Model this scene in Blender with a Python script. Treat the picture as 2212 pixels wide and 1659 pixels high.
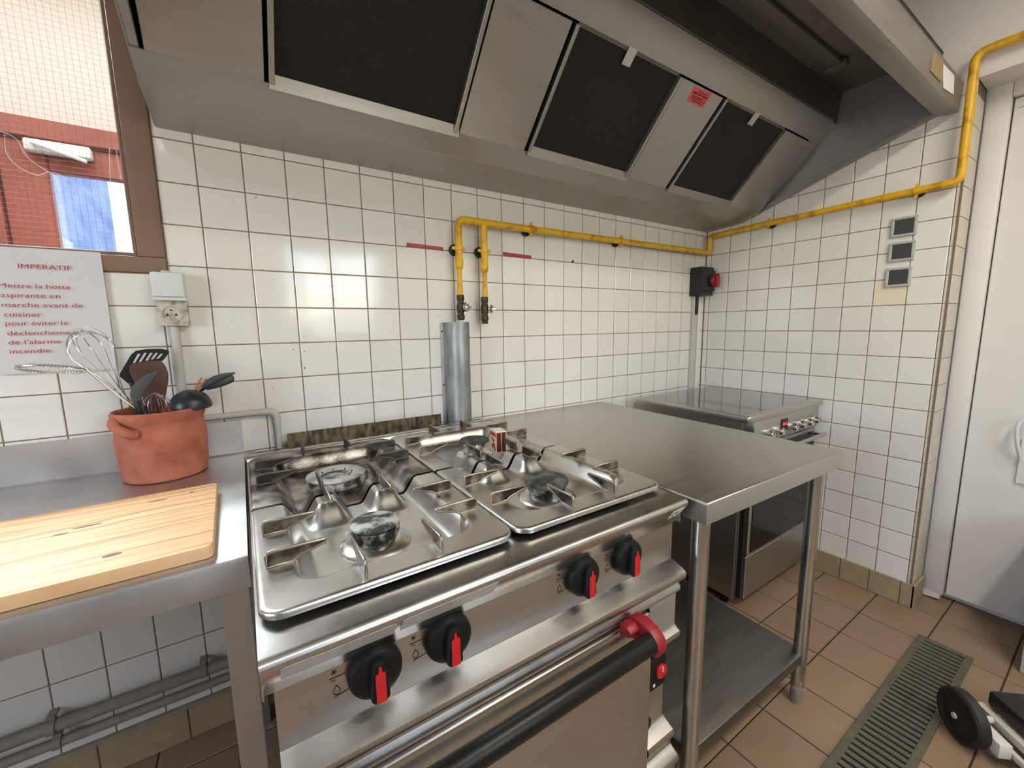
import bpy, bmesh, math, random
from mathutils import Vector, Matrix
random.seed(7)
for o in list(bpy.data.objects): bpy.data.objects.remove(o)
S = bpy.context.scene
COL = S.collection
PI = math.pi

# ------------------------------------------------------------------ camera
FPX = 893.005
CAM = Vector((0.062924, -1.487682, 1.241621))
RM = ((0.837362, -0.546475, -0.013739), (-0.086499, -0.107641, -0.99042), (0.539761, 0.830529, -0.137404))
cd = bpy.data.cameras.new('camera'); cam = bpy.data.objects.new('camera', cd); COL.objects.link(cam)
cd.sensor_fit = 'HORIZONTAL'; cd.sensor_width = 36.0; cd.lens = FPX / 2212 * 36.0
cd.clip_start = 0.01; cd.clip_end = 100
cam.matrix_world = Matrix(((RM[0][0], -RM[1][0], -RM[2][0], CAM.x), (RM[0][1], -RM[1][1], -RM[2][1], CAM.y),
                           (RM[0][2], -RM[1][2], -RM[2][2], CAM.z), (0, 0, 0, 1)))
S.camera = cam
# ------------------------------------------------------------------ world, lights, exposure
S.view_settings.view_transform = 'Standard'; S.view_settings.look = 'None'
S.view_settings.gamma = 1.0; S.view_settings.use_curve_mapping = False
S.view_settings.exposure = -0.08
W = bpy.data.worlds.new('sky'); S.world = W; W.use_nodes = True
wn = W.node_tree; bg = wn.nodes['Background']
sky = wn.nodes.new('ShaderNodeTexSky')
for st in ('NISHITA', 'MULTIPLE_SCATTERING', 'HOSEK_WILKIE'):
    try:
        sky.sky_type = st; break
    except Exception: pass
try:
    sky.sun_disc = False; sky.sun_elevation = math.radians(48); sky.sun_rotation = math.radians(200)
except Exception: pass
wn.links.new(sky.outputs[0], bg.inputs[0]); bg.inputs[1].default_value = 1.1

def area(name, loc, target, sx, sy, power, col):
    l = bpy.data.lights.new(name, 'AREA'); l.shape = 'RECTANGLE'; l.size = sx; l.size_y = sy
    l.energy = power; l.color = col
    o = bpy.data.objects.new(name, l); COL.objects.link(o); o.location = loc
    o.rotation_euler = (Vector(target) - Vector(loc)).to_track_quat('-Z', 'Y').to_euler()
    return o
# ceiling lamps of the kitchen (their casings are built below), daylight through the rear window, added light at the left wall and in the vestibule
LAMPS = [(0.30, -2.35), (1.35, -2.0)]  # the first, cooler lamp is added fill for the left side
LAMP_POWER = [12, 30]
LAMP_COLOR = [(0.95, 0.97, 1.0), (1.0, 0.93, 0.79)]
for (lx, ly), pw, lc in zip(LAMPS, LAMP_POWER, LAMP_COLOR):
    area('ceiling_light', (lx, ly, 2.52), (lx, ly, 0), 1.15, 0.14, pw, lc)
area('window_daylight', (0.97, -3.18, 1.60), (0.97, 0, 1.45), 0.66, 0.80, 9, (1.0, 0.97, 0.90))
area('side_fill_light', (-1.96, -1.45, 1.45), (1.0, -1.1, 0.9), 0.95, 0.95, 19, (0.82, 0.90, 1.0))  # added cool light at an unseen left window, brightens the left side
area('vestibule_fill', (-0.60, 0.62, 2.56), (-0.2, -1.5, 1.3), 1.1, 0.5, 185, (0.86, 0.93, 1.0))  # unseen lamp added to throw light through the serving window onto the worktop

# ------------------------------------------------------------------ materials
def lin(r, g, b):
    f = lambda c: c / 12.92 if c <= 0.04045 else ((c + 0.055) / 1.055) ** 2.4
    return (f(r / 255), f(g / 255), f(b / 255), 1)
def mat(name, col, rough=0.5, metal=0.0, nscale=0, namt=0.0, bump=0.0, bscale=None, stretch=(1, 1, 1), coat=0.0,
        col2=None, thr=None, rvar=0.0, objvar=0.0, spec=None, detail=4):
    m = bpy.data.materials.new(name); m.use_nodes = True; nt = m.node_tree; p = nt.nodes['Principled BSDF']
    p.inputs['Base Color'].default_value = col; p.inputs['Roughness'].default_value = rough; p.inputs['Metallic'].default_value = metal
    if coat: p.inputs['Coat Weight'].default_value = coat; p.inputs['Coat Roughness'].default_value = 0.08
    if spec is not None: p.inputs['Specular IOR Level'].default_value = spec
    last = None
    if nscale:
        tc = nt.nodes.new('ShaderNodeTexCoord'); mp = nt.nodes.new('ShaderNodeMapping'); mp.inputs['Scale'].default_value = stretch
        nt.links.new(tc.outputs['Object'], mp.inputs[0])
        nz = nt.nodes.new('ShaderNodeTexNoise'); nz.inputs['Scale'].default_value = nscale; nz.inputs['Detail'].default_value = detail
        nt.links.new(mp.outputs[0], nz.inputs['Vector'])
        if namt or col2:
            cr = nt.nodes.new('ShaderNodeValToRGB')
            lo, hi = thr if thr else (0.3, 0.7)
            cr.color_ramp.elements[0].position = lo; cr.color_ramp.elements[1].position = hi
            c2 = col2 if col2 else tuple(c * (1 - namt) for c in col[:3]) + (1,)
            cr.color_ramp.elements[0].color = c2; cr.color_ramp.elements[1].color = col
            nt.links.new(nz.outputs['Fac'], cr.inputs[0]); last = cr.outputs[0]
        if rvar:
            mr = nt.nodes.new('ShaderNodeMapRange'); mr.inputs[1].default_value = 0.25; mr.inputs[2].default_value = 0.75
            mr.inputs[3].default_value = rough - rvar; mr.inputs[4].default_value = rough + rvar
            nt.links.new(nz.outputs['Fac'], mr.inputs[0]); nt.links.new(mr.outputs[0], p.inputs['Roughness'])
        if bump:
            if bscale:
                n2 = nt.nodes.new('ShaderNodeTexNoise'); n2.inputs['Scale'].default_value = bscale
                nt.links.new(mp.outputs[0], n2.inputs['Vector']); src = n2.outputs['Fac']
            else: src = nz.outputs['Fac']
            b = nt.nodes.new('ShaderNodeBump'); b.inputs['Strength'].default_value = bump; b.inputs['Distance'].default_value = 0.004
            nt.links.new(src, b.inputs['Height']); nt.links.new(b.outputs[0], p.inputs['Normal'])
    if objvar:
        oi = nt.nodes.new('ShaderNodeObjectInfo'); mr = nt.nodes.new('ShaderNodeMapRange')
        mr.inputs[3].default_value = 1 - objvar; mr.inputs[4].default_value = 1 + objvar * 0.3
        nt.links.new(oi.outputs['Random'], mr.inputs[0])
        mx = nt.nodes.new('ShaderNodeVectorMath'); mx.operation = 'SCALE'
        if last: nt.links.new(last, mx.inputs[0])
        else: mx.inputs[0].default_value = col[:3]
        nt.links.new(mr.outputs[0], mx.inputs['Scale']); last = mx.outputs[0]
    if last: nt.links.new(last, p.inputs['Base Color'])
    return m
def emit(name, col, s):
    m = bpy.data.materials.new(name); m.use_nodes = True; nt = m.node_tree; p = nt.nodes['Principled BSDF']
    p.inputs['Base Color'].default_value = col; p.inputs['Emission Color'].default_value = col; p.inputs['Emission Strength'].default_value = s
    return m
M = {}
M['steel'] = mat('brushed_steel', (0.56, 0.54, 0.505, 1), 0.34, 1, 5, 0.08, 0, None, (1, 9, 9), rvar=0.05)
M['steel_worn'] = mat('worn_steel', (0.62, 0.60, 0.595, 1), 0.42, 1, 10, 0.12, 0, None, rvar=0.06)
M['steel_dull'] = mat('dull_hood_steel', (0.43, 0.41, 0.385, 1), 0.46, 1, 5, 0.10, 0, None, (1, 8, 8), rvar=0.05)
M['hood_dark'] = mat('dark_inner_steel', (0.20, 0.18, 0.155, 1), 0.5, 0.9, 6, 0.25)  # darker steel tone for the inner faces of the hood
M['steel_smooth'] = mat('polished_steel', (0.60, 0.58, 0.55, 1), 0.29, 1, 12, 0.10, 0, None, rvar=0.05)
M['steel_soiled'] = mat('soiled_steel', (0.55, 0.52, 0.48, 1), 0.34, 1, 16, 0, 0.12, 120, col2=(0.10, 0.075, 0.05, 1), thr=(0.38, 0.62), rvar=0.1)
M['chrome'] = mat('chrome', (0.75, 0.74, 0.72, 1), 0.15, 1)
M['chrome_soft'] = mat('satin_cone', (0.72, 0.70, 0.67, 1), 0.24, 1)
M['wire'] = mat('whisk_wire', (0.70, 0.69, 0.68, 1), 0.22, 1)
M['galv'] = mat('galvanised_sheet', (0.50, 0.51, 0.50, 1), 0.52, 1, 26, 0.45, 0, None, (1, 1, 0.35))
M['fin'] = mat('burnt_steel_fin', (0.30, 0.245, 0.185, 1), 0.42, 0.75, 26, 0, 0, None, col2=(0.05, 0.036, 0.028, 1), thr=(0.42, 0.62))
M['fin_rim'] = mat('worn_fin_rim', (0.42, 0.37, 0.30, 1), 0.36, 0.9, 30, 0.35)
M['fin_dark'] = mat('sooty_steel_fin', (0.10, 0.085, 0.07, 1), 0.5, 0.6, 26, 0, 0, None, col2=(0.028, 0.022, 0.019, 1), thr=(0.42, 0.66))
M['fin_dark_rim'] = mat('sooty_fin_rim', (0.16, 0.135, 0.11, 1), 0.45, 0.7, 30, 0.4)
M['cap'] = mat('crusted_iron', (0.44, 0.43, 0.41, 1), 0.7, 0.15, 34, 0, 0.35, 150, col2=(0.035, 0.035, 0.033, 1), thr=(0.40, 0.56))
M['cap_dark'] = mat('black_enamel_cap', (0.12, 0.12, 0.105, 1), 0.55, 0.1, 40, 0, 0.2, 150, col2=(0.025, 0.027, 0.023, 1), thr=(0.42, 0.66))
M['cap_grey'] = mat('ashy_ring', (0.52, 0.51, 0.48, 1), 0.75, 0.1, 24, 0, 0.3, 140, col2=(0.24, 0.23, 0.21, 1), thr=(0.34, 0.58))
M['burner'] = mat('burner_body', (0.30, 0.29, 0.27, 1), 0.4, 0.8, 40, 0, 0.3, 130, col2=(0.03, 0.03, 0.03, 1), thr=(0.46, 0.56))
M['black'] = mat('gap_shade_black', (0.006, 0.006, 0.006, 1), 0.7)  # flat black stands in for the shade inside gaps, slots and holes
M['plastic'] = mat('black_plastic', (0.008, 0.008, 0.008, 1), 0.48, 0, 40, 0.2, spec=0.25)
M['handle_black'] = mat('black_handle', (0.008, 0.008, 0.007, 1), 0.38, spec=0.3)
M['nylon'] = mat('black_nylon', (0.014, 0.015, 0.019, 1), 0.35)
M['nylon_grey'] = mat('grey_nylon', (0.055, 0.060, 0.066, 1), 0.5)
M['brown_spoon'] = mat('brown_melamine', lin(84, 48, 40), 0.5, 0, 20, 0.15)
M['stick'] = mat('wooden_stick', lin(176, 122, 84), 0.6, 0, 60, 0.25)
M['red'] = mat('red_plastic', lin(196, 30, 34), 0.42)
M['red_dark'] = mat('dark_red_plastic', lin(140, 20, 28), 0.45)
M['tile'] = mat('white_glazed_tile', (0.80, 0.768, 0.712, 1), 0.09, 0, 60, 0.02, 0.012, 22, objvar=0.045)
M['steel_shade'] = mat('shaded_shelf_steel', (0.22, 0.21, 0.195, 1), 0.42, 1, 5, 0.12, 0, None, (1, 9, 9), rvar=0.05)  # table steel darkened to put the shade below the top into its colour
M['far_dim'] = mat('dimmed_far_wall', (0.30, 0.29, 0.26, 1), 0.8)  # unseen rear wall darkened so the steel fronts reflect less light
M['tile_cream'] = mat('cream_glazed_tile', (0.84, 0.72, 0.55, 1), 0.13, coat=0.25)
M['tile_edge'] = mat('beige_edge_tile', (0.58, 0.52, 0.43, 1), 0.3, 0, 30, 0.12, objvar=0.06)
M['grout'] = mat('brown_grout', lin(136, 116, 98), 0.9, 0, 60, 0.30)
M['skirt'] = mat('ochre_skirting', lin(166, 146, 112), 0.45, 0, 25, 0.15, objvar=0.08)
M['floor'] = mat('sand_floor_tile', lin(146, 121, 97), 0.36, 0, 7, 0.14, 0.03, 90, objvar=0.07)
M['floor_grout'] = mat('dark_floor_grout', lin(66, 44, 30), 0.9)
M['plaster'] = mat('white_plaster', (0.74, 0.70, 0.655, 1), 0.85, 0, 30, 0.03, 0.05, 160)
M['door'] = mat('white_door_paint', (0.72, 0.69, 0.65, 1), 0.5, 0, 12, 0.04)
M['ceil'] = mat('white_ceiling', (0.82, 0.80, 0.76, 1), 0.9)
M['yellow'] = mat('yellow_gas_paint', lin(222, 172, 30), 0.38, 0, 22, 0, 0.08, 60, col2=lin(176, 118, 22), thr=(0.30, 0.50))
M['brass'] = mat('tarnished_valve', (0.10, 0.085, 0.05, 1), 0.5, 0.7, 40, 0.5)
M['rubber'] = mat('black_rubber', (0.015, 0.012, 0.010, 1), 0.6)
M['terra'] = mat('terracotta', lin(184, 110, 86), 0.85, 0, 16, 0, 0.2, 70, col2=lin(152, 82, 60), thr=(0.30, 0.62), detail=9)
M['rust'] = mat('rusty_plate', lin(118, 102, 74), 0.7, 0.3, 70, 0, 0.3, 160, (1, 1, 0.35), col2=lin(48, 39, 29), thr=(0.36, 0.64), detail=9)
M['pvc'] = mat('grey_pvc', lin(196, 192, 184), 0.5, 0, 30, 0.05)
M['pvc_white'] = mat('white_plastic', lin(214, 216, 212), 0.45, 0, 30, 0.05)
M['pvc_dirty'] = mat('stained_plastic', lin(196, 190, 176), 0.55, 0, 45, 0, col2=lin(120, 108, 90), thr=(0.30, 0.52))
M['conduit'] = mat('dusty_pipe', lin(150, 140, 126), 0.7, 0, 40, 0.25)
M['paper'] = mat('paper', (0.64, 0.62, 0.625, 1), 0.8, 0, 9, 0.04)
M['ink_red'] = mat('red_ink', lin(176, 52, 66), 0.8)
M['tape_red'] = mat('red_label_tape', lin(168, 44, 44), 0.4)
M['tape_text'] = mat('embossed_tape_text', lin(196, 110, 98), 0.6)
M['sticker_pink'] = mat('pink_sticker', lin(226, 88, 92), 0.5)
M['ink_dark'] = mat('dark_ink', lin(24, 20, 20), 0.7)
M['ink_maroon'] = mat('maroon_ink', lin(128, 24, 26), 0.7)
M['label_grey'] = mat('grey_aluminium_label', (0.56, 0.54, 0.49, 1), 0.55, 0.25, 40, 0.22)
M['label_white'] = mat('white_label', (0.78, 0.77, 0.74, 1), 0.5)
M['label_yellow'] = mat('yellowed_tape', lin(160, 136, 96), 0.5, 0, 30, 0.2)
M['glass_black'] = mat('black_glass', (0.005, 0.005, 0.006, 1), 0.16, spec=0.25)
M['ceran'] = mat('ceramic_hob_glass', (0.010, 0.010, 0.010, 1), 0.07, 0, 30, 0.2, rvar=0.03, coat=0.6)
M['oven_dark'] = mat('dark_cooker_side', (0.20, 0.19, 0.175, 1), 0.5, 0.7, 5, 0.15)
M['led'] = emit('red_led', (1.0, 0.02, 0.06, 1), 3.0)
M['switch_grey'] = mat('grey_switch_frame', lin(178, 180, 176), 0.5)
M['switch_dark'] = mat('dark_rocker', lin(62, 62, 66), 0.55)
M['grate'] = mat('drain_grate_iron', lin(108, 104, 90), 0.6, 0.35, 40, 0.3, 0.1, 120)
M['grate_shade'] = mat('drain_shade', (0.012, 0.011, 0.008, 1), 0.8)
M['isolator'] = mat('black_switch_box', (0.016, 0.015, 0.013, 1), 0.5, 0, 30, 0.3)
M['white_paint'] = mat('white_frame_paint', (0.70, 0.67, 0.61, 1), 0.5, 0, 18, 0.12)
M['tyre'] = mat('black_tyre', (0.014, 0.012, 0.011, 1), 0.6)
M['bag'] = mat('black_box_plastic', (0.012, 0.010, 0.012, 1), 0.5)
M['match_cream'] = mat('match_card', lin(232, 206, 168), 0.7)
M['match_red'] = mat('match_red_print', lin(176, 40, 44), 0.6)
M['match_strike'] = mat('match_strike_strip', lin(84, 22, 30), 0.85)
M['match_white'] = mat('match_white_end', lin(236, 228, 214), 0.7)
M['filter'] = mat('greasy_mesh_filter', (0.045, 0.038, 0.032, 1), 0.6, 0.7, 300, 0.5, 0.5)
M['tube_dark'] = mat('dusty_lamp_cover', (0.10, 0.085, 0.075, 1), 0.5)
M['red_wood'] = mat('red_brown_door_wood', lin(146, 76, 60), 0.55, 0, 5, 0.18, 0, None, (6, 6, 0.8))
M['concrete'] = mat('pale_concrete', (0.72, 0.72, 0.70, 1), 0.9)
M['blue_wall'] = mat('blue_grey_render', lin(168, 168, 200), 0.9, 0, 1.6, 0.5, 0, None, (3, 1, 3))
M['leaf'] = mat('hedge_leaf', lin(110, 150, 74), 0.7, 0, 6, 0.5, 0.6, 9)
M['lamp'] = emit('lamp_diffuser', (1.0, 0.88, 0.72, 1), 1.0)
M['mesh_wire'] = mat('mesh_wire', (0.10, 0.10, 0.11, 1), 0.5, 0.8)
M['crack'] = mat('glass_crack', (0.92, 0.90, 0.92, 1), 0.4)

def wood_mat(name, c1, c2, ring=11.0, rough=0.5, axis_scale=(0.35, 7.0, 7.0), dist=3.5):
    m = bpy.data.materials.new(name); m.use_nodes = True; nt = m.node_tree; p = nt.nodes['Principled BSDF']
    tc = nt.nodes.new('ShaderNodeTexCoord'); mp = nt.nodes.new('ShaderNodeMapping'); mp.inputs['Scale'].default_value = axis_scale
    nt.links.new(tc.outputs['Object'], mp.inputs[0])
    wv = nt.nodes.new('ShaderNodeTexWave'); wv.bands_direction = 'Y'; wv.inputs['Scale'].default_value = ring / 7.0
    wv.inputs['Distortion'].default_value = dist; wv.inputs['Detail'].default_value = 3; wv.inputs['Detail Scale'].default_value = 0.7
    nt.links.new(mp.outputs[0], wv.inputs['Vector'])
    nz = nt.nodes.new('ShaderNodeTexNoise'); nz.inputs['Scale'].default_value = 5; nz.inputs['Detail'].default_value = 6
    nt.links.new(mp.outputs[0], nz.inputs['Vector'])
    ad = nt.nodes.new('ShaderNodeMath'); ad.operation = 'MULTIPLY_ADD'; ad.inputs[1].default_value = 0.75
    nt.links.new(wv.outputs['Fac'], ad.inputs[0])
    m2 = nt.nodes.new('ShaderNodeMath'); m2.operation = 'MULTIPLY'; m2.inputs[1].default_value = 0.35
    nt.links.new(nz.outputs['Fac'], m2.inputs[0]); nt.links.new(m2.outputs[0], ad.inputs[2])
    cr = nt.nodes.new('ShaderNodeValToRGB'); cr.color_ramp.elements[0].position = 0.10; cr.color_ramp.elements[1].position = 0.52
    cr.color_ramp.elements[0].color = c2; cr.color_ramp.elements[1].color = c1
    nt.links.new(ad.outputs[0], cr.inputs[0]); nt.links.new(cr.outputs[0], p.inputs['Base Color'])
    p.inputs['Roughness'].default_value = rough
    return m
def pine_mat():
    m = bpy.data.materials.new('pine_board'); m.use_nodes = True; nt = m.node_tree; p = nt.nodes['Principled BSDF']; N = nt.nodes.new; Lk = nt.links.new
    tc = N('ShaderNodeTexCoord'); mp = N('ShaderNodeMapping'); mp.inputs['Scale'].default_value = (0.9, 1, 1); Lk(tc.outputs['Object'], mp.inputs[0])
    wob = N('ShaderNodeTexNoise'); wob.inputs['Scale'].default_value = 5.0; Lk(mp.outputs[0], wob.inputs['Vector'])
    sp = N('ShaderNodeSeparateXYZ'); Lk(tc.outputs['Object'], sp.inputs[0])
    y = N('ShaderNodeMath'); y.operation = 'MULTIPLY_ADD'; y.inputs[1].default_value = 0.055; Lk(wob.outputs['Fac'], y.inputs[0]); Lk(sp.outputs['Y'], y.inputs[2])
    cb = N('ShaderNodeCombineXYZ'); Lk(y.outputs[0], cb.inputs['Y']); xs = N('ShaderNodeMath'); xs.operation = 'MULTIPLY'; xs.inputs[1].default_value = 0.02; Lk(sp.outputs['X'], xs.inputs[0]); Lk(xs.outputs[0], cb.inputs['X'])
    g = N('ShaderNodeTexNoise'); g.inputs['Scale'].default_value = 95.0; g.inputs['Detail'].default_value = 2.5; g.inputs['Roughness'].default_value = 0.6; Lk(cb.outputs[0], g.inputs['Vector'])
    cr = N('ShaderNodeValToRGB'); e = cr.color_ramp.elements; e[0].position = 0.33; e[0].color = lin(180, 124, 76); e[1].position = 0.50; e[1].color = lin(218, 176, 128)
    e2 = cr.color_ramp.elements.new(0.75); e2.color = lin(228, 192, 146)
    Lk(g.outputs['Fac'], cr.inputs[0]); Lk(cr.outputs[0], p.inputs['Base Color']); p.inputs['Roughness'].default_value = 0.55
    return m
M['pine'] = pine_mat()
M['knot'] = mat('pine_knot', lin(112, 60, 34), 0.6, 0, 60, 0.35)
M['frame_wood'] = wood_mat('brown_frame_wood', lin(132, 102, 82), lin(100, 72, 56), 16.0, 0.55, (7.0, 7.0, 0.5), 2.5)

def thin_glass():
    m = bpy.data.materials.new('window_glass'); m.use_nodes = True; nt = m.node_tree
    for n in list(nt.nodes): nt.nodes.remove(n)
    out = nt.nodes.new('ShaderNodeOutputMaterial'); mix = nt.nodes.new('ShaderNodeMixShader')
    tr = nt.nodes.new('ShaderNodeBsdfTransparent'); gl = nt.nodes.new('ShaderNodeBsdfGlossy'); lw = nt.nodes.new('ShaderNodeLayerWeight'); pw = nt.nodes.new('ShaderNodeMath'); fr = nt.nodes.new('ShaderNodeMath')
    gl.inputs['Roughness'].default_value = 0.02; pw.operation = 'POWER'; pw.inputs[1].default_value = 5.0; fr.operation = 'MULTIPLY_ADD'; fr.inputs[1].default_value = 0.9; fr.inputs[2].default_value = 0.035; nt.links.new(lw.outputs['Facing'], pw.inputs[0]); nt.links.new(pw.outputs[0], fr.inputs[0]); tr.inputs[0].default_value = (0.95, 0.97, 0.97, 1)
    nt.links.new(fr.outputs[0], mix.inputs[0]); nt.links.new(tr.outputs[0], mix.inputs[1]); nt.links.new(gl.outputs[0], mix.inputs[2])
    nt.links.new(mix.outputs[0], out.inputs[0]); return m
M['glass'] = thin_glass()

# ------------------------------------------------------------------ mesh helpers
class MB:
    def __init__(s): s.v = []; s.f = []
    def add(s, vs, fs):
        n = len(s.v); s.v += [Vector(v) for v in vs]; s.f += [tuple(i + n for i in f) for f in fs]; return s
    def box(s, x0, x1, y0, y1, z0, z1, mtx=None):
        vs = [Vector(p) for p in ((x0, y0, z0), (x1, y0, z0), (x1, y1, z0), (x0, y1, z0), (x0, y0, z1), (x1, y0, z1), (x1, y1, z1), (x0, y1, z1))]
        if mtx: vs = [mtx @ v for v in vs]
        return s.add(vs, [(3, 2, 1, 0), (4, 5, 6, 7), (0, 1, 5, 4), (1, 2, 6, 5), (2, 3, 7, 6), (3, 0, 4, 7)])
    def tube(s, pts, r, n=12, caps=True, closed=False):
        pts = [Vector(p) for p in pts]; m = len(pts); rs = r if isinstance(r, (list, tuple)) else [r] * m
        vs = []; prev = None
        for i, p in enumerate(pts):
            if closed: t = (pts[(i + 1) % m] - pts[i - 1])
            else: t = (pts[min(i + 1, m - 1)] - pts[max(i - 1, 0)])
            t = t.normalized() if t.length > 1e-9 else Vector((0, 0, 1))
            if prev is None:
                a = Vector((0, 0, 1)) if abs(t.z) < 0.9 else Vector((1, 0, 0)); u = t.cross(a).normalized()
            else:
                u = (prev - t * prev.dot(t)); u = u.normalized() if u.length > 1e-9 else t.orthogonal().normalized()
            prev = u; w = t.cross(u)
            for k in range(n):
                a = 2 * PI * k / n; vs.append(p + (u * math.cos(a) + w * math.sin(a)) * rs[i])
        fs = []
        for i in range(m if closed else m - 1):
            for k in range(n):
                a = i * n + k; b = i * n + (k + 1) % n; j = (i + 1) % m
                fs.append((a, b, j * n + (k + 1) % n, j * n + k))
        if caps and not closed: fs += [tuple(range(n - 1, -1, -1)), tuple(range((m - 1) * n, m * n))]
        return s.add(vs, fs)
    def cyl(s, a, b, r, n=20): return s.tube([a, b], r, n)
    def lathe(s, prof, c, n=32, axis=(0, 0, 1), cap0=True, cap1=True, a0=0, a1=2 * PI):
        ax = Vector(axis).normalized(); u = ax.orthogonal().normalized(); w = ax.cross(u); c = Vector(c); vs = []; fs = []; m = len(prof)
        full = abs(a1 - a0 - 2 * PI) < 1e-6; nn = n if full else n + 1
        for r, h in prof:
            for k in range(nn):
                a = a0 + (a1 - a0) * k / n; vs.append(c + ax * h + (u * math.cos(a) + w * math.sin(a)) * r)
        for i in range(m - 1):
            for k in range(n):
                k2 = (k + 1) % nn; fs.append((i * nn + k, i * nn + k2, (i + 1) * nn + k2, (i + 1) * nn + k))
        if full:
            if cap0: fs.append(tuple(range(n - 1, -1, -1)))
            if cap1: fs.append(tuple(range((m - 1) * n, m * n)))
        return s.add(vs, fs)
    def prism(s, poly, d, mtx=None):   # poly: 3D points of a planar polygon, d: extrusion vector
        n = len(poly); d = Vector(d); vs = [Vector(p) for p in poly] + [Vector(p) + d for p in poly]
        if mtx: vs = [mtx @ v for v in vs]
        return s.add(vs, [tuple(range(n - 1, -1, -1)), tuple(range(n, 2 * n))] + [(i, (i + 1) % n, n + (i + 1) % n, n + i) for i in range(n)])
    def sheet(s, prof, x0, x1, t=0.002):  # bent sheet, profile in (y, z), extruded along x, thickness t to the left of travel
        P = [Vector((0, y, z)) for y, z in prof]; N = []
        for i in range(len(P)):
            d = Vector((0, 0, 0))
            if i > 0: d += (P[i] - P[i - 1]).normalized()
            if i < len(P) - 1: d += (P[i + 1] - P[i]).normalized()
            d.normalize(); N.append(Vector((0, -d.z, d.y)))
        q = [P[i] + N[i] * t for i in range(len(P))]
        n = len(P); vs = []
        for x in (x0, x1):
            for p in P + q: vs.append((x, p.y, p.z))
        fs = []; k = 2 * n
        for i in range(n - 1):
            fs += [(i, i + 1, k + i + 1, k + i), (n + i + 1, n + i, k + n + i, k + n + i + 1), (i + 1, i, n + i, n + i + 1), (k + i, k + i + 1, k + n + i + 1, k + n + i)]
        fs += [(0, k, k + n, n), (k + n - 1, n - 1, 2 * n - 1, k + 2 * n - 1)]
        return s.add(vs, fs)
    def mesh(s, name, bevel=0, seg=2, smooth=True, ang=35):
        me = bpy.data.meshes.new(name); me.from_pydata([tuple(v) for v in s.v], [], s.f); me.validate()
        bm = bmesh.new(); bm.from_mesh(me); bmesh.ops.recalc_face_normals(bm, faces=bm.faces)
        if bevel:
            es = [e for e in bm.edges if len(e.link_faces) == 2 and e.calc_face_angle(0) > math.radians(30)]
            bmesh.ops.bevel(bm, geom=es, offset=bevel, segments=seg, affect='EDGES', profile=0.5, clamp_overlap=True)
        bm.to_mesh(me); bm.free()
        if smooth:
            me.polygons.foreach_set('use_smooth', [True] * len(me.polygons))
            try: me.set_sharp_from_angle(angle=math.radians(ang))
            except Exception: pass
        return me
    def build(s, name, m, parent=None, bevel=0, seg=2, smooth=True, ang=35):
        me = s.mesh(name, bevel, seg, smooth, ang); me.materials.append(m)
        o = bpy.data.objects.new(name, me); COL.objects.link(o)
        if parent is not None: put(o, parent)
        return o
def put(o, parent):      # everything is modelled in world coordinates; roots carry a location
    o.parent = parent
    o.matrix_parent_inverse = Matrix.Translation(-Vector(parent.location)) if parent.parent is None else Matrix.Identity(4)
def bx(name, m, parent, x0, x1, y0, y1, z0, z1, bevel=0.0, seg=2):
    return MB().box(x0, x1, y0, y1, z0, z1).build(name, m, parent, bevel, seg)
def tag(o, label, cat, group=None):
    o['label'] = label; o['category'] = cat
    if group: o['group'] = group
    return o
def thing(name, label, cat, loc=(0, 0, 0), group=None):
    o = bpy.data.objects.new(name, None); COL.objects.link(o); o.location = loc; o.empty_display_size = 0.05
    return tag(o, label, cat, group)
def struct(o): o['kind'] = 'structure'; return o
def arc(c, r, a0, a1, n, u, v):
    c = Vector(c); u = Vector(u); v = Vector(v)
    return [c + (u * math.cos(a0 + (a1 - a0) * i / n) + v * math.sin(a0 + (a1 - a0) * i / n)) * r for i in range(n + 1)]
def bez(pts, n=24):     # Catmull-Rom through points
    P = [Vector(p) for p in pts]; P = [P[0] * 2 - P[1]] + P + [P[-1] * 2 - P[-2]]; out = []
    for i in range(1, len(P) - 2):
        for k in range(n):
            t = k / n; a, b, c, d = P[i - 1:i + 3]
            out.append(0.5 * ((2 * b) + (c - a) * t + (2 * a - 5 * b + 4 * c - d) * t * t + (3 * b - a - 3 * c + d) * t ** 3))
    out.append(P[-2]); return out
def at(px, py, Y):      # point where the line of sight of a photo pixel meets the vertical plane y = Y
    a = (px - 1106) / FPX; b = (py - 829.5) / FPX
    d = Vector([RM[0][i] * a + RM[1][i] * b + RM[2][i] for i in range(3)]); return CAM + d * ((Y - CAM.y) / d.y)
def rounded_rect(x0, x1, y0, y1, r, n=5):
    o = []
    for cx, cy, a in ((x1 - r, y0 + r, -PI / 2), (x1 - r, y1 - r, 0), (x0 + r, y1 - r, PI / 2), (x0 + r, y0 + r, PI)):
        for i in range(n + 1): o.append((cx + r * math.cos(a + PI / 2 * i / n), cy + r * math.sin(a + PI / 2 * i / n)))
    return o
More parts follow.
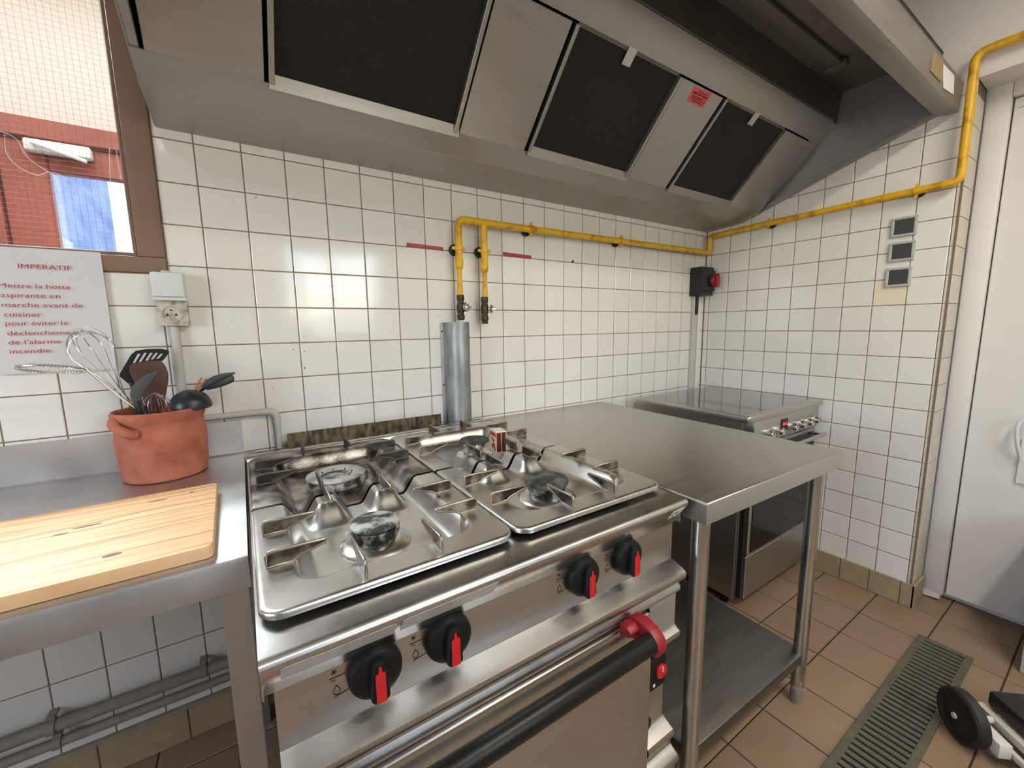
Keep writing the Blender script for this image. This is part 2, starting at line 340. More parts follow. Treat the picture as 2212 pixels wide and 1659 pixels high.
def lettering(body, m, parent, x, z, w, h, y, name='lettering', ext=0.0002, rot=None, bold=0.0, loc=None):
    # words of width w and capital height h with their left baseline end at x, z on the plane y
    cu = bpy.data.curves.new(name, 'FONT'); cu.body = body; cu.size = 1; cu.extrude = 0; cu.resolution_u = 3; cu.offset = bold
    t = bpy.data.objects.new(name, cu); COL.objects.link(t); bpy.context.view_layer.update()
    me = bpy.data.meshes.new_from_object(t.evaluated_get(bpy.context.evaluated_depsgraph_get()))
    bpy.data.objects.remove(t); bpy.data.curves.remove(cu)
    xs = [v.co.x for v in me.vertices]; x0, x1 = min(xs), max(xs); cap = 0.70
    R = rot if rot else Matrix(((1, 0, 0, 0), (0, 0, -1, 0), (0, 1, 0, 0), (0, 0, 0, 1)))
    L = Matrix.Translation(Vector(loc) if loc is not None else Vector((x, y, z)))
    for v in me.vertices:
        v.co = L @ (R @ Vector(((v.co.x - x0) * w / (x1 - x0), v.co.y * h / cap, ext)))
    me.materials.clear(); me.materials.append(m)
    o = bpy.data.objects.new(name, me); COL.objects.link(o)
    if parent is not None: put(o, parent)
    return o

TP = 0.11; Z0 = 1.75; XC = 2.4175
# ------------------------------------------------------------------ floor
fl = struct(MB().box(-2.2, 3.3, -3.4, 0.15, -0.10, -0.003).build('floor', M['floor_grout'], None))
def floor_tile_mesh(w, d):
    g = 0.0022; b = 0.0016
    x0, x1, y0, y1 = -w / 2 + g, w / 2 - g, -d / 2 + g, d / 2 - g
    vs = [(x0, y0, -0.006), (x1, y0, -0.006), (x1, y1, -0.006), (x0, y1, -0.006), (x0, y0, -b), (x1, y0, -b), (x1, y1, -b), (x0, y1, -b),
          (x0 + b, y0 + b, 0), (x1 - b, y0 + b, 0), (x1 - b, y1 - b, 0), (x0 + b, y1 - b, 0)]
    fs = [(8, 9, 10, 11)]
    for i in range(4):
        j = (i + 1) % 4; fs += [(i, j, 4 + j, 4 + i), (4 + i, 4 + j, 8 + j, 8 + i)]
    return vs, fs
ftm = {}
FX = [2.195 - 0.2035 * k for k in range(21, -1, -1)] + [2.424, 2.664]
FY = [-0.930 + 0.2055 * k for k in range(-12, 5)] + [0.0]
rest = MB()
for i in range(len(FX) - 1):
    for j in range(len(FY) - 1):
        x0, x1, y0, y1 = FX[i], FX[i + 1], FY[j], min(FY[j + 1], 0.0)
        if y1 - y0 < 0.02: continue
        w, d = round(x1 - x0, 4), round(y1 - y0, 4); cx, cy = (x0 + x1) / 2, (y0 + y1) / 2
        if x0 > -0.75 and y0 > -1.9:
            if (w, d) not in ftm:
                vs, fs = floor_tile_mesh(w, d); mb = MB().add(vs, fs); ftm[(w, d)] = mb.mesh('floor_tile', smooth=False); ftm[(w, d)].materials.append(M['floor'])
            o = bpy.data.objects.new('tile', ftm[(w, d)]); COL.objects.link(o); o.location = (cx, cy, random.uniform(-0.0004, 0.0004)); o.parent = fl
            o.rotation_euler = (random.uniform(-.002, .002), random.uniform(-.002, .002), 0)
        else:
            vs, fs = floor_tile_mesh(w, d); rest.add([(v[0] + cx, v[1] + cy, v[2]) for v in vs], fs)
r = rest.build('tile', M['floor'], fl, smooth=False); r['kind'] = 'stuff'

# ------------------------------------------------------------------ walls with their tiles
WX0, WX1, WZ0, WZ1 = -0.80, -0.118, 1.425, 2.25          # hole of the serving window
wb = MB(); gy = 0.0016
wb.box(-2.2, XC + 0.12, gy, 0.13, 0, WZ0).box(WX1, XC + 0.12, gy, 0.13, WZ0, 2.70).box(-2.2, WX0, gy, 0.13, WZ0, 2.70).box(WX0, WX1, gy, 0.13, WZ1, 2.70)
wall_b = struct(wb.build('wall_back', M['grout'], None))
tmc = {}
def tile_verts(w, h, g=0.0015, b=0.0016):
    x0, x1, y0, y1 = -w / 2 + g, w / 2 - g, -h / 2 + g, h / 2 - g
    vs = [(x0, y0, -0.005), (x1, y0, -0.005), (x1, y1, -0.005), (x0, y1, -0.005), (x0, y0, -b * .6), (x1, y0, -b * .6), (x1, y1, -b * .6), (x0, y1, -b * .6),
          (x0 + b, y0 + b, 0), (x1 - b, y0 + b, 0), (x1 - b, y1 - b, 0), (x0 + b, y1 - b, 0)]
    fs = [(8, 9, 10, 11)]
    for i in range(4):
        j = (i + 1) % 4; fs += [(i, j, 4 + j, 4 + i), (4 + i, 4 + j, 8 + j, 8 + i)]
    return vs, fs
RB = Matrix(((1, 0, 0), (0, 0, -1), (0, 1, 0)))           # tile on the back wall (faces -y)
RR = Matrix(((0, 0, -1), (-1, 0, 0), (0, 1, 0)))          # tile on the right wall (faces -x)
def wall_tile(parent, center, w, h, Rm, m, jit=0.0035):
    key = (round(w, 4), round(h, 4), m.name)
    if key not in tmc:
        vs, fs = tile_verts(w, h); me = MB().add(vs, fs).mesh('wall_tile', smooth=False); me.materials.append(m); tmc[key] = me
    o = bpy.data.objects.new('tile', tmc[key]); COL.objects.link(o); o.parent = parent
    J = Matrix.Rotation(random.gauss(0, jit), 3, 'X') @ Matrix.Rotation(random.gauss(0, jit), 3, 'Y')
    o.matrix_local = Matrix.Translation(center) @ (Rm @ J).to_4x4(); return o
hid = MB()
cols = [(n * TP, min((n + 1) * TP, XC - 0.004)) for n in range(-14, 22)]
rows = [(Z0 - TP * (j + 1), Z0 - TP * j) for j in range(-1, 15)]
for x0, x1 in cols:
    for z0, z1 in rows:
        pieces = [(x0, x1, z0, z1)]
        if x0 < -0.05 and z1 > 1.40:                      # around the window frame
            pieces = []
            if x0 > -0.12: pieces.append((-0.088, x1, z0, z1)) if z0 > 1.39 else pieces.append((x0, x1, z0, z1))
            elif z0 < 1.39: pieces.append((x0, x1, z0, 1.396))
            if x0 > -0.12 and z0 < 1.39 < z1: pieces = [(-0.088, x1, z0, z1), (x0, -0.088, z0, 1.396)]
        for a, b, c, d in pieces:
            vis = (c > 0.82 and x0 >= -0.46) or (c < 0.45 and -0.57 < x0 < 0.02)
            if vis: wall_tile(wall_b, ((a + b) / 2, 0, (c + d) / 2), b - a, d - c, RB, M['tile'])
            else:
                vs, fs = tile_verts(b - a, d - c); hid.add([Vector(((a + b) / 2, 0, (c + d) / 2)) + RB @ Vector(v) for v in vs], fs)
h_ = hid.build('tile', M['tile'], wall_b, smooth=False); h_['kind'] = 'stuff'
for (x, z, rr) in ((.135, 1.422, .0022), (.329, 1.382, .0034), (.330, 1.341, .0034), (.195, 1.199, .003), (.200, 1.179, .0024), (.232, 1.171, .0024),
                   (.228, 1.118, .0032), (.229, 1.090, .003), (.198, 1.090, .002), (.134, 1.060, .002), (.136, 1.630, .0026), (.135, 1.530, .0026)):
    MB().lathe([(rr, 0), (rr * 0.7, 0.0012)], (x, 0.0005, z), 10, (0, -1, 0)).build('screw_plug', M['conduit'], wall_b)
MB().lathe([(.004, 0), (.003, .002)], (.882, 0, 1.198), 10, (0, -1, 0)).build('red_wall_plug', M['red'], wall_b)['label'] = 'tiny red wall plug'
k_ = MB().cyl((1.369, 0, 1.532), (1.362, -0.012, 1.533), .003, 8).lathe([(.005, 0), (.005, .003)], (1.362, -.012, 1.533), 8, (0, -1, 0)).build('screw', M['brass'], wall_b)
k_['label'] = 'old brass screw'

# right wall: tiled up to 2.08 m, plastered above, ends at the doorway
YE = -1.040
wr = MB().box(XC + gy, XC + 0.16, YE + 0.003, 0.13, 0, 2.70).box(XC + 0.0, XC + 0.16, -2.10, YE + 0.003, 2.135, 2.70).box(XC, XC + 0.16, -3.4, -2.0, 0, 2.70)
wall_r = struct(wr.build('wall_right', M['grout'], None))
MB().box(XC - 0.0005, XC + 0.02, YE, 0.0, 2.08, 2.70).box(XC - 0.0005, XC + 0.02, -2.05, YE, 2.13, 2.70).box(XC - 0.0005, XC + 0.02, -3.3, -2.0, 0.0, 2.70).box(XC, XC + 0.16, -2.0, YE - 0.001, 2.125, 2.14).build('plaster', M['plaster'], wall_r)
yb = [0.0, 0.0307] + [0.0307 + TP * k for k in range(1, 10)]
for i in range(len(yb) - 1):
    a, b = yb[i] + (0.001 if i == 0 else 0), yb[i + 1]
    for j in range(-3, 15):
        z0, z1 = Z0 - TP * (j + 1), Z0 - TP * j
        m = M['tile_cream'] if (i == 8 and j == 3) else M['tile']
        wall_tile(wall_r, (XC, -(a + b) / 2, (z0 + z1) / 2), b - a, z1 - z0, RR, m)
for j in range(-3, 15):                                   # rounded edge tiles of the wall end and its return
    z0, z1 = Z0 - TP * (j + 1) + 0.0013, Z0 - TP * j - 0.0013
    pr = [(XC + 0.004, -1.0225)] + [(XC, -1.0225)] + [(XC + 0.018 - 0.018 * math.sin(a), -1.0225 - 0.0175 * (1 - math.cos(a))) for a in (0.0,)]
    pr = [(XC, -1.0225)] + [(XC + 0.017 * (1 - math.cos(t)), -1.0225 - 0.0175 * math.sin(t)) for t in (0.3, 0.7, 1.1, PI / 2)] + [(XC + 0.14, -1.040), (XC + 0.14, -1.034), (XC + 0.02, -1.034), (XC + 0.005, -1.0225)]
    MB().prism([(x, y, z0) for x, y in pr], (0, 0, z1 - z0)).build('edge_tile', M['tile_edge'], wall_r)
# skirting tiles
bb = struct(MB().box(-2.0, XC - 0.012, -0.004, 0.0012, 0.0, 0.098).build('baseboard_back', M['floor_grout'], None))
x = -1.97
while x < 2.38:
    w = min(0.2, XC - 0.014 - x); MB().box(x + 0.001, x + w - 0.001, -0.012, -0.004, 0.001, 0.104).build('skirting_tile', M['skirt'], bb, 0.002, 1); x += 0.2
MB().box(-2.0, 0.04, -0.016, 0.0, 0.1045, 0.116).build('skirting_ledge', M['conduit'], bb, 0.002, 1)
br = struct(MB().box(XC - 0.004, XC + 0.0012, -1.036, -0.012, 0.0, 0.098).build('baseboard_right', M['floor_grout'], None))
y = -0.014
while y > -1.03:
    d = min(0.11, y + 1.052); MB().box(XC - 0.012, XC - 0.004, y - d + 0.001, y - 0.001, 0.001, 0.108).build('skirting_tile', M['skirt'], br, 0.002, 1); y -= 0.11
MB().box(XC - 0.012, XC + 0.13, -1.052, -1.0405, 0.001, 0.108).build('skirting_tile', M['skirt'], br, 0.003, 1)

wl = MB(); LY0, LY1, LZ0, LZ1 = -2.0, -0.9, 0.95, 1.95
wl.box(-2.2, -2.0, -3.4, LY0, 0, 2.7).box(-2.2, -2.0, LY1, 0.13, 0, 2.7).box(-2.2, -2.0, LY0, LY1, 0, LZ0).box(-2.2, -2.0, LY0, LY1, LZ1, 2.7)
wall_l = struct(wl.build('wall_left', M['plaster'], None))
w3 = struct(MB().box(-2.14, -2.08, LY0, LY0 + .05, LZ0, LZ1).box(-2.14, -2.08, LY1 - .05, LY1, LZ0, LZ1).box(-2.14, -2.08, LY0, LY1, LZ0, LZ0 + .05).box(-2.14, -2.08, LY0, LY1, LZ1 - .05, LZ1).build('fill_window', M['white_paint'], None, 0.004, 1))  # unseen window added in the left wall as a light source
bx('glass_pane', M['glass'], w3, -2.114, -2.110, LY0 + .05, LY1 - .05, LZ0 + .05, LZ1 - .05)
ceil = struct(MB().box(-2.2, 3.3, -3.4, 1.2, 2.60, 2.72).build('ceiling', M['ceil'], None))
rw = MB(); RX0, RX1, RZ0, RZ1 = 0.45, 1.50, 1.18, 2.12
rw.box(-2.2, RX0, -3.4, -3.2, 0, 2.7).box(RX1, 3.3, -3.4, -3.2, 0, 2.7).box(RX0, RX1, -3.4, -3.2, 0, RZ0).box(RX0, RX1, -3.4, -3.2, RZ1, 2.7)
wall_f = struct(rw.build('wall_front', M['far_dim'], None))
w2 = struct(MB().box(RX0, RX0 + .05, -3.36, -3.30, RZ0, RZ1).box(RX1 - .05, RX1, -3.36, -3.30, RZ0, RZ1).box(RX0, RX1, -3.36, -3.30, RZ0, RZ0 + .05).box(RX0, RX1, -3.36, -3.30, RZ1 - .05, RZ1)
            .box(0.93, 0.99, -3.36, -3.30, RZ0, RZ1).build('window_2', M['white_paint'], None, 0.004, 1))
bx('glass_pane', M['glass'], w2, RX0 + .05, RX1 - .05, -3.334, -3.330, RZ0 + .05, RZ1 - .05)

# white door in the recess of the right wall
DX = 2.585
tr1 = struct(MB().box(DX - 0.012, DX + 0.05, -1.108, -1.041, 0.03, 2.135).box(DX - 0.012, DX + 0.05, -2.0, -1.108, 2.075, 2.135).box(DX - 0.012, DX + 0.05, -2.0, -1.94, 0.03, 2.075).build('trim_1', M['door'], None, 0.006, 2))
MB().prism([(DX - 0.012, -1.041, 0.004), (DX - 0.012, -1.10, 0.010), (DX + 0.05, -1.10, 0.010), (DX + 0.05, -1.041, 0.004)], (0, 0, 0.028)).build('worn_foot', M['plaster'], tr1)
d1 = struct(MB().box(DX + 0.014, DX + 0.052, -1.938, -1.112, 0.032, 2.072).build('door_1', M['door'], None, 0.003, 1))
bx('door_edge_bead', M['door'], d1, DX + 0.008, DX + 0.016, -1.938, -1.125, 2.035, 2.042)
struct(MB().box(DX + 0.06, DX + 0.10, -2.10, -0.9, 0, 2.7).build('wall_hall', M['plaster'], None))

# ------------------------------------------------------------------ serving window and the vestibule behind it
w1 = bpy.data.objects.new('window_1', None); COL.objects.link(w1); w1.location = (-0.45, 0, 1.40); struct(w1)
bx('frame_stile', M['frame_wood'], w1, -0.146, -0.089, -0.006, 0.07, 1.4395, 2.30, 0.0025, 2)
bx('frame_stile', M['frame_wood'], w1, -0.86, -0.80, -0.006, 0.07, 1.4395, 2.30, 0.0025, 2)
bx('bottom_rail', M['frame_wood'], w1, -0.86, -0.089, -0.006, 0.07, 1.398, 1.439, 0.0025, 2)
bx('top_rail', M['frame_wood'], w1, -0.80, -0.146, -0.006, 0.07, 2.25, 2.30, 0.0025, 2)
bx('glazing_bead', M['frame_wood'], w1, -0.156, -0.146, 0.004, 0.05, 1.45, 2.25, 0.002, 1)
bx('glazing_bead', M['frame_wood'], w1, -0.80, -0.146, 0.004, 0.05, 1.4395, 1.45, 0.002, 1)
bx('glass_pane', M['glass'], w1, -0.80, -0.156, 0.024, 0.030, 1.45, 2.25)
mw = MB(); x = -0.795
while x < -0.158:
    mw.tube([(x, 0.027, 1.451), (x, 0.027, 2.249)], 0.00022, 4, False); x += 0.0127
z = 1.46
while z < 2.245:
    mw.tube([(-0.799, 0.027, z), (-0.157, 0.027, z)], 0.00022, 4, False); z += 0.0127
mo = mw.build('wire_mesh', M['mesh_wire'], w1); mo['kind'] = 'stuff'
ck = MB()
for path in ([(0, 283), (35, 300), (60, 340), (112, 376), (160, 405), (240, 425)], [(10, 290), (14, 330), (40, 360), (80, 378), (112, 372), (160, 395), (240, 452)], [(236, 320), (238, 392)], [(250, 320), (262, 390)]):
    ck.tube(bez([at(px, py, 0.0235) for px, py in path], 8), 0.0006, 5)
ck.build('glass_crack', M['crack'], w1)
# vestibule: wall with an outer door of red-brown wood
VY = 1.0
vw = MB().box(-2.2, -0.80, VY, VY + .12, 0, 2.7).box(-0.80, 0.45, VY, VY + .12, 2.06, 2.7).box(0.28, 1.6, VY, VY + .12, 0, 2.7).box(0.6, 0.72, 0.13, VY, 0, 2.7)
struct(vw.build('wall_vestibule', M['plaster'], None))
struct(MB().box(-2.2, -2.0, 0.13, VY, 0, 2.7).build('wall_vestibule_left', M['plaster'], None))
struct(MB().box(-2.2, 1.6, 0.13, VY + .12, -0.1, 0.0).build('floor_vestibule', M['concrete'], None))
d2 = bpy.data.objects.new('door_2', None); COL.objects.link(d2); d2.location = (-0.26, VY, 0); struct(d2)
MB().box(-0.80, 0.45, VY - 0.02, VY + .06, 2.0, 2.075).box(-0.70, -0.665, VY - 0.02, VY + .06, 0, 2.0).box(0.16, 0.23, VY - 0.02, VY + .06, 0, 2.0).build('door_frame', M['red_wood'], d2, 0.004, 1)
MB().box(-0.662, -0.525, VY, VY + .045, 0.02, 1.995).box(0.02, 0.155, VY, VY + .045, 0.02, 1.995).box(-0.525, 0.02, VY, VY + .045, 1.885, 1.995).box(-0.525, 0.02, VY, VY + .045, 0.02, 0.25).build('door_leaf', M['red_wood'], d2, 0.006, 1)
bx('glass_pane', M['glass'], d2, -0.525, 0.02, VY + .018, VY + .024, 0.25, 1.885)
cl_ = MB().box(-0.575, -0.385, VY - 0.045, VY - 0.0005, 1.945, 1.99).build('door_closer', M['pvc_white'], d2, 0.008, 2)
MB().tube([(-0.55, VY - 0.055, 1.972), (-0.395, VY - 0.075, 1.922)], 0.007, 8).build('closer_arm', M['pvc_white'], d2)
# outside of that door and of the rear window
tag(MB().box(-6, 5, 1.12, 9, -0.2, -0.02).box(-6, 6, -9, -3.4, -0.2, -0.02).build('yard', M['concrete'], None), 'pale paved yard seen overexposed through the wired glass', 'ground'); bpy.data.objects['yard']['kind'] = 'structure'
sh = MB().box(-3.2, -1.02, 3.4, 5.0, -0.02, 2.9).build('outbuilding', M['blue_wall'], None, 0.02, 1); tag(sh, 'blue-grey outbuilding seen through the glazed red door', 'building')
gw_ = MB().box(-3.4, -0.95, 2.9, 3.1, -0.02, 1.93).build('glare_wall', M['concrete'], None, 0.01, 1); tag(gw_, 'low white wall added for the overexposed brightness below the blue-grey outbuilding', 'wall')  # white box added to stand in for the blown-out outdoor light
hd = MB()
for i in range(14):
    rr = random.uniform(0.55, 0.8); hd.lathe([(rr * math.sin(t), -rr * math.cos(t) * 1.15) for t in [0.15 + 0.35 * k for k in range(9)]], (-2.6 + i * 0.5, -6.2 + random.uniform(-.2, .2), 0.7 + random.uniform(-.05, .15)), 10)
hg = hd.build('hedge', M['leaf'], None); tag(hg, 'green hedge outside the rear kitchen window', 'hedge')

# ------------------------------------------------------------------ ceiling lamps (behind the camera)
for i, (lx, ly) in enumerate(LAMPS):
    t = thing('ceiling_lamp', ('white fluorescent ceiling lamp added behind the viewer as cool fill, on the window side', 'white fluorescent ceiling lamp behind the viewer, on the door side')[i], 'lamp', (lx, ly, 2.6))
    bx('casing', M['pvc_white'], t, lx - 0.62, lx + 0.62, ly - 0.09, ly + 0.09, 2.545, 2.5995, 0.006, 1)
    bx('diffuser', M['lamp'], t, lx - 0.60, lx + 0.60, ly - 0.075, ly + 0.075, 2.528, 2.545, 0.004, 1)
# ------------------------------------------------------------------ extractor hood
HX0, HX1 = -0.075, 2.412
hood = thing('extractor_hood', 'large stainless steel extractor hood along the back wall over stove, table and cooker', 'extractor hood', (1.17, -0.5, 1.775))
SL = 1.05
fp = lambda t, d=0.0: (-0.30 - t - d * 0.724, 1.815 + SL * t - d * 0.69)     # point on the filter slope, d = how far proud of it
FT = 0.237; ST = 0.304
MB().sheet([(-0.001, 1.95), (-0.001, 1.776), (-0.205, 1.787)], HX0, HX1, 0.003).build('grease_gutter', M['steel_dull'], hood, 0.0015, 1)
MB().sheet([(-0.205, 1.7872), (-0.30, 1.8152)], HX0, HX1, 0.003).build('gutter_front', M['steel_dull'], hood)
MB().sheet([fp(FT + 0.004), fp(ST), fp(ST + .004, -.004)], HX0, HX1 - 0.024, 0.003).build('upper_rail', M['steel_dull'], hood)
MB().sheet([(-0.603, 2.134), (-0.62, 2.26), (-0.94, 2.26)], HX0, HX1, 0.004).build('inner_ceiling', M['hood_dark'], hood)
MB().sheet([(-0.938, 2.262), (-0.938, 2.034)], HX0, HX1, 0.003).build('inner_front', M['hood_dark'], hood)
MB().sheet([(-0.936, 2.046), (-0.938, 2.034), (-1.0, 2.024), (-1.003, 2.122), (-0.96, 2.13), (-0.7, 2.40), (0.0, 2.41)], HX0, HX1, 0.003).build('front_fascia', M['steel_dull'], hood, 0.001, 1)
ck_ = [(0, 1.776), (-0.205, 1.787), (-0.30, 1.815), (-0.938, 2.031), (-1.0, 2.024), (-1.002, 2.12), (-0.70, 2.40), (0, 2.41)]
MB().prism([(HX1 - 0.003, y, z) for y, z in ck_], (0.003, 0, 0)).build('end_cheek', M['steel_dull'], hood)
MB().prism([(HX0, y, z) for y, z in ck_], (-0.003, 0, 0)).build('end_cheek', M['steel_dull'], hood)
for xx, s_ in ((HX1 - 0.003, -1), (HX0, 1)):              # turned lower lips of the cheeks
    MB().prism([(xx, y, z) for y, z in ((-0.205, 1.787), (-0.30, 1.815), (-0.938, 2.031), (-0.938, 2.052), (-0.30, 1.836), (-0.215, 1.806))], (s_ * 0.016, 0, 0)).build('cheek_lip', M['steel_dull'], hood, 0.001, 1)
MB().prism([(HX1 - 0.004, -0.30, 1.818), (HX1 - 0.075, -0.302, 1.818), (HX1 - 0.10, -0.60, 2.13), (HX1 - 0.004, -0.60, 2.13)], (0, -0.004, 0.003)).build('corner_sheet', M['steel_dull'], hood)
FIL = [(0.181, 0.638), (0.916, 1.363), (1.643, 2.092)]
pan_x = [(HX0 + 0.024, 0.160), (0.657, 0.891), (1.381, 1.616), (2.112, HX1 - 0.03)]
def slope_box(mb, x0, x1, t0, t1, d0, d1):
    a, b, c, d = fp(t0, d0), fp(t1, d0), fp(t1, d1), fp(t0, d1)
    return mb.prism([(x0, *a), (x0, *b), (x0, *c), (x0, *d)], (x1 - x0, 0, 0))
for x0, x1 in pan_x:
    slope_box(MB(), x0, x1, 0.0, FT, 0.004, 0.007).build('blank_panel', M['steel_dull'], hood, 0.001, 1)
for i, (x0, x1) in enumerate(FIL):
    f_ = slope_box(MB(), x0, x1, 0.004, FT + 0.004, -0.012, -0.004).build('mesh_filter', M['filter'], hood)
    for a, b in ((x0 - 0.012, x0), (x1, x1 + 0.012)):
        slope_box(MB(), a, b, 0.0, FT, -0.014, 0.012).build('filter_rail', M['steel_dull'], f_, 0.001, 1)
    MB().prism([(x0 - 0.012, -0.300, 1.832), (x0 - 0.012, -0.312, 1.830), (x0 - 0.012, -0.306, 1.797), (x0 - 0.012, -0.292, 1.806)], (x1 - x0 + 0.03, 0, 0)).build('drip_ledge', M['steel_dull'], f_, 0.0012, 1)
    xm = x0 + 0.215 if i else x0 + 0.23
    slope_box(MB(), xm - 0.018, xm + 0.018, FT - 0.026, FT + 0.006, 0.0, 0.003).build('filter_tab', M['steel'], f_, 0.0006, 1)
    g_ = MB()
    slope_box(g_, x0, x1, FT - 0.003, FT + 0.006, -0.012, 0.0); g_.build('filter_top_edge', M['hood_dark'], f_)
MB().box(0.6, 2.13, -0.722, -0.668, 2.238, 2.258).build('lamp_cover', M['tube_dark'], hood, 0.006, 2)
for xe in (0.6, 2.13): MB().box(xe - 0.02, xe + 0.02, -0.732, -0.658, 2.232, 2.258).build('lamp_holder', M['tube_dark'], hood, 0.005, 1)
# stickers: fascia tapes and the pink notice
MB().box(2.02, 2.14, -1.0055, -1.0035, 2.048, 2.11).build('yellowed_tape', M['label_yellow'], hood)
MB().prism([(2.142, -1.0055, 2.106), (2.282, -1.0055, 2.110), (2.302, -1.0055, 2.052), (2.176, -1.0055, 2.040)], (0, .0018, 0)).build('white_tape', M['label_white'], hood)
Rs = Matrix(((1, 0, 0, 0), (0, -0.69, -0.724, 0), (0, 0.724, -0.69, 0), (0, 0, 0, 1)))
sy, sz = fp(0.199, 0.0075)
stk = MB().prism([Vector((1.447, *fp(0.232, .0075))), Vector((1.546, *fp(0.235, .0075))), Vector((1.546, *fp(0.201, .0075))), Vector((1.449, *fp(0.201, .0075)))], (0, 0.0004, 0.0004)).build('pink_notice', M['sticker_pink'], hood)
tx = MB()
for t_, w0, w1_, hh in ((0.2275, .03, .075, .002), (0.222, .006, .03, .0036), (0.222, .036, .05, .0036), (0.222, .056, .088, .0036), (0.2155, .01, .07, .0018), (0.2115, .006, .088, .0018), (0.207, .02, .08, .0018)):
    slope_box(tx, 1.452 + w0, 1.452 + w1_, t_ - hh / 2, t_ + hh / 2, .0078, .0083)
tx.build('notice_print', M['ink_maroon'], stk)

# ------------------------------------------------------------------ notice on paper
pn = MB(); nx, nz = 6, 14; x0, x1, z0, z1 = -0.427, -0.217, 1.145, 1.4425
vs = []; fs = []
def py_(u, v): return -0.0072 - 0.004 * (1 - v) * (u ** 3) - 0.001 * math.sin(v * 9)
for j in range(nz + 1):
    for i in range(nx + 1): vs.append((x0 + (x1 - x0) * i / nx, py_(i / nx, j / nz), z0 + (z1 - z0) * j / nz))
for j in range(nz):
    for i in range(nx): a = j * (nx + 1) + i; fs.append((a, a + 1, a + nx + 2, a + nx + 1))
n0 = len(vs); vs2 = vs + [(v[0], v[1] + 0.0003, v[2]) for v in vs]; fs2 = fs + [tuple(n0 + i for i in reversed(f)) for f in fs]
notice = pn.add(vs2, fs2).build('paper_notice', M['paper'], None)
tag(notice, 'white paper notice with red French text hanging below the wired window', 'notice')
for body, xa, xb, zz, cap in (('IMPERATIF', -0.362, -0.273, 1.3945, .0105), ('Mettre la hotte', -0.3985, -0.280, 1.3485, .0105), ('aspirante en', -0.398, -0.300, 1.3265, .0105),
                              ('marche avant de', -0.3985, -0.263, 1.304, .0105), ('cuisiner', -0.398, -0.337, 1.2815, .0105), ('pour éviter le', -0.398, -0.294, 1.261, .0105),
                              ('déclenchement', -0.398, -0.275, 1.2375, .0105), ("de l'alarme", -0.3985, -0.311, 1.216, .0105), ('incendie.', -0.399, -0.328, 1.1945, .0105)):
    lettering(body, M['ink_red'], notice, xa, zz, xb - xa, cap, -0.0128)

# ------------------------------------------------------------------ socket, conduits
so = thing('wall_socket', 'old white double socket with stained open outlet below the wooden window frame', 'socket', (-0.086, 0, 1.257))
bx('upper_box', M['pvc_white'], so, -0.120, -0.053, -0.040, 0.0, 1.330, 1.398, 0.003, 2)
bx('flap_cover', M['pvc_white'], so, -0.122, -0.055, -0.046, -0.0405, 1.334, 1.396, 0.002, 2)
bx('hinge_bar', M['pvc_white'], so, -0.124, -0.050, -0.050, -0.036, 1.323, 1.331, 0.002, 1)
bx('lower_box', M['pvc_dirty'], so, -0.118, -0.052, -0.034, 0.0, 1.256, 1.325, 0.003, 2)
MB().lathe([(0.0235, 0), (0.0235, 0.004), (0.0195, 0.0042), (0.0185, 0.0008), (0.0, 0.0008)], (-0.088, -0.034, 1.289), 28, (0, -1, 0), True, False).build('outlet', M['pvc_dirty'], so)
for dx in (-.0095, .0095): MB().cyl((-0.088 + dx, -0.034, 1.286), (-0.088 + dx, -0.0353, 1.286), 0.0030, 10).build('contact_hole', M['black'], so)
MB().cyl((-0.088, -0.034, 1.2985), (-0.088, -0.040, 1.2985), 0.0023, 10).build('earth_pin', M['brass'], so)
MB().cyl((-0.093, -0.014, 1.398), (-0.093, -0.014, 1.404), 0.010, 14).build('cable_gland', M['pvc'], so)
cdt = thing('cable_conduit', 'grey plastic cable pipe dropping from the wall socket and running behind the pot', 'conduit', (-0.088, -0.013, 0.99))
MB().cyl((-0.088, -0.0135, 1.256), (-0.088, -0.0135, 0.975), 0.0112, 18).build('riser', M['pvc'], cdt)
MB().tube([(-0.105, -0.0125, .991), (0.108, -0.0125, .991)] + arc((0.113, -0.0125, .968), .023, PI / 2, 0, 6, (1, 0, 0), (0, 0, 1)) + [(0.136, -0.0125, 0.80)], 0.0092, 16).build('cross_run', M['pvc'], cdt)
MB().tube([(0.096, -0.0125, .991), (0.110, -0.0125, .991)] + arc((0.113, -0.0125, .968), .023, PI / 2, 0, 6, (1, 0, 0), (0, 0, 1)) + [(0.136, -0.0125, 0.945)], 0.0112, 16).build('elbow', M['pvc'], cdt)

